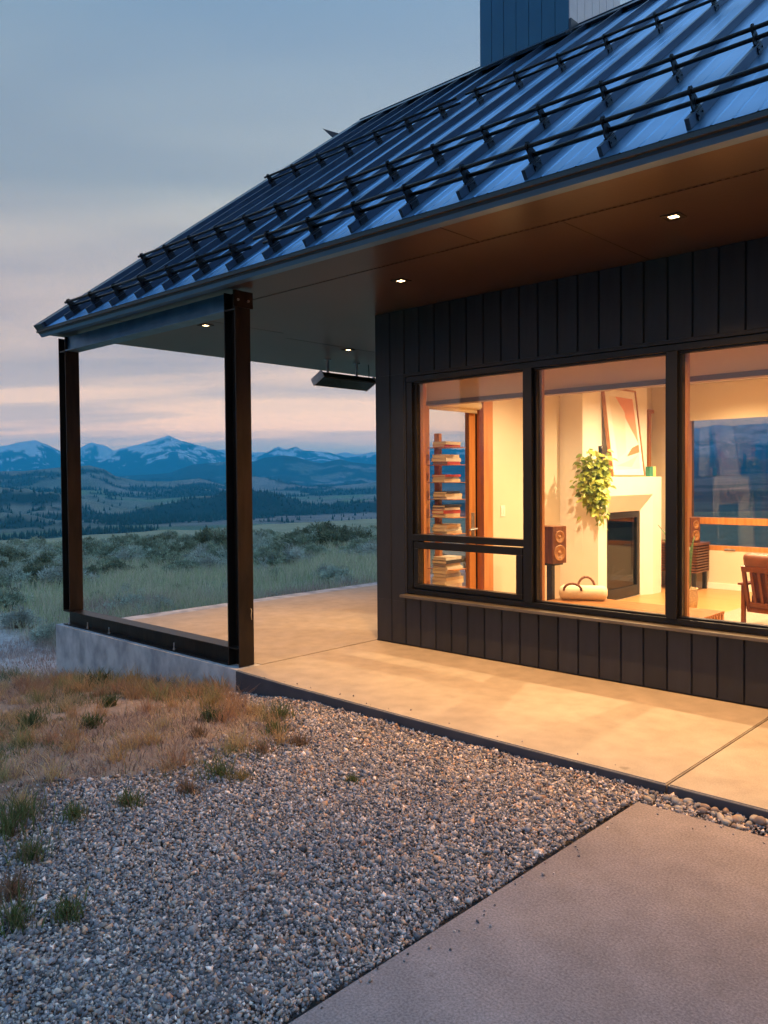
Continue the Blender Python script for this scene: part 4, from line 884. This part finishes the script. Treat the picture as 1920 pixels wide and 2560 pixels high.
box('fire_glass', .572, .576, 3.40, 4.18, .16, 1.02, glass('smoked_glass', (.45, .40, .34)), e)
for a, b, zc in (((.53, 3.5, .22), (.55, 4.1, .26), .045), ((.545, 3.55, .30), (.53, 3.95, .36), .035), ((.55, 3.48, .20), (.54, 3.66, .44), .03)):
    w = MB(); w.tube([a, b], zc*.6, 10); w.build('log', mat('burnt_log', (.25, .17, .10), (.10, .07, .05), rough=.9, scale=15), e, True)

# picture leaning on the mantel
e = empty('framed_picture', (.640, 3.85, 1.5305)); tag(e, 'tall framed abstract print in peach and white leaning on the mantel', 'picture')
PM = Matrix.Rotation(math.radians(-6.9), 4, 'Y')
fm_ = mat('picture_frame_wood', (.40, .17, .06), (.48, .22, .09), rough=.4, scale=10)
w = MB()
for y0, y1, z0, z1 in ((-.43, -.412, 0, 1.10), (.412, .43, 0, 1.10), (-.412, .412, 0, .018), (-.412, .412, 1.082, 1.10)): w.box(-.022, .022, y0, y1, z0, z1, PM)
w.build('frame', fm_, e)
w = MB(); w.box(-.012, .008, -.411, .411, .0185, 1.0815, PM); w.build('paper', mat('art_paper', (.80, .77, .72), (.84, .81, .76), rough=.6, scale=4), e)
def shape(nm, poly, c, x):
    w = MB(); w.add([PM @ Vector((x, y, z)) for y, z in poly], [tuple(range(len(poly)))]); o = w.build(nm, mat('print_'+nm, c, tuple(q*.92 for q in c), rough=.6, scale=5), e); return o
shape('peach_band', [(-.14, .99), (.33, .99), (.36, .42), (.18, .62)], (.80, .36, .22), .0088)
shape('rust_band', [(.36, .41), (.36, .31), (.0, .25), (.16, .36)], (.72, .22, .09), .0094)
shape('cream_band', [(-.30, .99), (-.13, .99), (.08, .80), (.0, .30), (-.24, .22)], (.82, .74, .62), .0090)
shape('lilac_wash', [(-.33, .22), (0, .29), (.33, .35), (.33, .10), (-.33, .08)], (.66, .60, .66), .0086)
shape('pink_wash', [(-.30, .13), (.05, .20), (.30, .27), (.1, .12)], (.74, .52, .50), .0092)
box('green_box', .60, .66, 4.40, 4.50, 1.5305, 1.66, mat('green_paint', (.06, .25, .16), rough=.5), None, .003); o = bpy.data.objects['green_box']; tag(o, 'small green box at the right end of the mantel', 'box')
w = MB(); w.lathe([(.03, 0), (.031, .005), (.031, .125), (.026, .13)], 18, (.63, 4.57, 1.5305)); o = w.build('pillar_candle', mat('yellow_wax', (.72, .50, .16), rough=.5), None, True); tag(o, 'yellow pillar candle beside the green box on the mantel', 'candle')
w = MB(); w.lathe([(.022, 0), (.026, .02), (.024, .32), (.027, .36)], 16, (.63, 3.16, 1.5305)); o = w.build('black_vase', black, None, True); tag(o, 'slim black vase on the mantel behind the trailing plant', 'vase')

# ------------------------------------------------------------------ plants
def leaf(w, p, d, nrm, L_, W_):
    d = d.normalized(); s = d.cross(nrm).normalized(); n_ = s.cross(d)
    pts = [p, p+d*L_*.3+s*W_*.9+n_*.1*L_, p+d*L_*.3-s*W_*.9+n_*.1*L_, p+d*L_*.65+s*W_*.7+n_*.06*L_, p+d*L_*.65-s*W_*.7+n_*.06*L_, p+d*L_-n_*.12*L_, p+d*L_*.35, p+d*L_*.66]
    w.add(pts, [(0, 1, 6), (0, 6, 2), (6, 1, 3, 7), (2, 6, 7, 4), (7, 3, 5), (4, 7, 5)])
e = empty('trailing_plant', (.60, 3.07, 1.5305)); tag(e, 'bushy green trailing pothos plant spilling over the left end of the mantel', 'plant')
w = MB(); w.lathe([(.055, 0), (.075, .02), (.085, .13), (.088, .14), (.078, .14), (.07, .125)], 20); w.build('pot', black, e, True)
lw_ = [MB(), MB(), MB()]; vn = MB()
for k in range(640):
    t = random.random(); th_ = random.uniform(0, 6.28)
    if t < .55: c = Vector((.04, -.09, .08)); q = Vector((random.gauss(0, .065), random.gauss(0, .075), random.gauss(.0, .095)))
    elif t < .9: c = Vector((.07, -.19, -.13)); q = Vector((random.gauss(0, .055), random.gauss(0, .065), random.gauss(0, .11)))
    else: c = Vector((.12, -.15, -.30)); q = Vector((random.gauss(0, .05), random.gauss(0, .05), random.gauss(0, .07)))
    p = c+q
    if p.z < .01 and p.y > -.10 and p.x < .115: p.x = .12+abs(random.gauss(0, .03))
    out = Vector((q.x+.04, q.y-.03, random.uniform(-.12, .02))); out = out if out.length > .01 else Vector((0, -1, 0))
    leaf(lw_[k % 3], p, out, Vector((random.gauss(.3, .4), random.gauss(-.5, .4), random.gauss(.7, .3))), random.uniform(.055, .095), random.uniform(.022, .036))
for k in range(4):
    a = Vector((.13+random.uniform(-.02, .05), random.uniform(-.16, .06), -.15)); path_ = [Vector((.05, -.03, .10)), a]
    for j in range(random.randint(4, 8)): path_.append(path_[-1]+Vector((random.gauss(0, .02), random.gauss(.004, .025), -.075)))
    vn.tube(path_, .003, 5)
    for q in path_[2:]:
        for _ in range(2): leaf(lw_[k % 3], q, Vector((random.gauss(.2, .5), random.gauss(0, .5), -.4)), Vector((1, random.gauss(0, .3), .4)), random.uniform(.05, .08), random.uniform(.02, .03))
for i, c in enumerate(((.30, .36, .055), (.44, .48, .10), (.16, .22, .04))):
    lw_[i].build('foliage', mat('pothos_leaf_%d' % i, c, tuple(q*1.25 for q in c), rough=.45, scale=20, trans=.2), e, True)
vn.build('vines', mat('pothos_vine', (.16, .20, .05), rough=.6), e)
e = empty('snake_plant', (1.52, 3.46, .02)); tag(e, 'snake plant with upright leaves in a woven basket behind the bench', 'plant')
w = MB(); w.lathe([(.10, 0), (.12, .02), (.135, .12), (.13, .24), (.135, .25), (.12, .25), (.115, .22)], 28); w.build('basket', mat('woven_basket', (.50, .36, .20), (.34, .22, .11), rough=.9, scale=45, bump=.8, bscale=60, stretch=(1, 1, 2)), e, True)
for k, (a, ln_, lean_) in enumerate(((2.7, .80, .42), (.4, .62, .06), (1.6, .50, .10), (4.5, .45, .08), (3.4, .60, .20))):
    vs = []; fs = []
    for j in range(9):
        t = j/8; c = Vector((math.cos(a)*(.03+lean_*t*t), math.sin(a)*(.03+lean_*t*t), .22+ln_*t*(1-.25*lean_*t))); s = Vector((-math.sin(a+.5), math.cos(a+.5), 0))*(.042*math.sin(math.pi*min(1, .25+.75*t))+.002)
        vs += [c-s, c+Vector((math.cos(a), math.sin(a), 0))*.008, c+s]
    for j in range(8):
        q = j*3; fs += [(q, q+1, q+4, q+3), (q+1, q+2, q+5, q+4)]
    o = pydata('leaf', vs, fs, mat('snake_leaf_%d' % k, (.05, .10, .04), (.13, .18, .07), rough=.45, scale=14, stretch=(1, 1, 5)), e, True); md = o.modifiers.new('thickness', 'SOLIDIFY'); md.thickness = .004

# ------------------------------------------------------------------ media console, second speaker, armchair, rug
e = empty('media_console', (.60, 5.2, .02)); tag(e, 'slatted walnut media console against the back wall', 'console')
box('top', -.38, .44, -.22, .22, .60, .63, walnut, e, .003); box('bottom', -.37, .43, -.21, .21, .24, .26, walnut, e, .003); box('back_panel', -.37, .43, .19, .21, .2605, .5995, walnut, e)
for i in range(9):
    box('slat', -.37, .43, -.215, -.200, .275+i*.036, .275+i*.036+.019, walnut, e, .002); box('side_slat', .418, .433, -.199, .188, .275+i*.036, .275+i*.036+.019, walnut, e, .002)
box('divider', -.02, .02, -.198, .188, .2605, .5995, black, e)
for x in (-.34, .36):
    for y in (-.18, .17): box('leg', x, x+.05, y-.02, y+.02, 0, .239, black, e, .003)
speaker(.85, 5.18, .6505, math.radians(-14), 'walnut loudspeaker standing on the console by the back window', .9)
e = empty('armchair', (2.80, 2.78, .02), math.radians(-10)); e.scale = (.9, .9, .9); tag(e, 'dark red wooden slat back armchair with brown leather cushions', 'armchair')
redw = mat('cherry_wood', (.12, .028, .011), (.17, .044, .017), rough=.35, scale=6, stretch=(6, 6, .8))
BK = Matrix.Translation((0, -.28, .30)) @ Matrix.Rotation(math.radians(15), 4, 'X')
for x in (-.30, .27):
    w = MB(); w.bbox(x, x+.035, -.02, .02, -.06, .42, .004, BK); w.build('back_stile', redw, e)
w = MB(); w.bbox(-.30, .305, -.022, .022, .37, .43, .004, BK); w.build('back_rail', redw, e)
w = MB(); w.bbox(-.265, .27, -.018, .018, -.03, .02, .004, BK); w.build('back_rail', redw, e)
for i in range(6):
    x = -.215+i*.081; w = MB(); w.bbox(x, x+.030, -.01, .01, .0205, .3695, .003, BK); w.build('back_slat', redw, e)
w = MB(); w.bbox(-.255, .26, .035, .15, .02, .36, .03, BK); w.build('back_cushion', leather, e, True)
w = MB(); w.bbox(-.275, .28, -.02, .11, .405, .56, .045, BK); w.build('head_cushion', leather, e, True)
w = MB(); w.bbox(-.27, .275, -.26, .34, .27, .40, .03); w.build('seat_cushion', leather, e, True)
w = MB(); w.bbox(-.30, .305, -.28, .34, .21, .265, .006); w.build('seat_frame', redw, e)
for x in (-.345, .30):
    w = MB(); w.bbox(x-.02, x+.065, -.36, .40, .50, .525, .008); w.build('armrest', redw, e)
    for y in (-.30, .34):
        w = MB(); w.bbox(x, x+.04, y-.02, y+.02, 0, .499, .004); w.build('leg', redw, e)
o = box('rug', 1.95, 4.3, 2.15, 4.3, .0205, .032, mat('rug_wool', (.30, .22, .175), (.36, .27, .21), rough=.95, scale=60, bump=.3), None, .004); tag(o, 'plain beige rug under the armchair', 'rug')
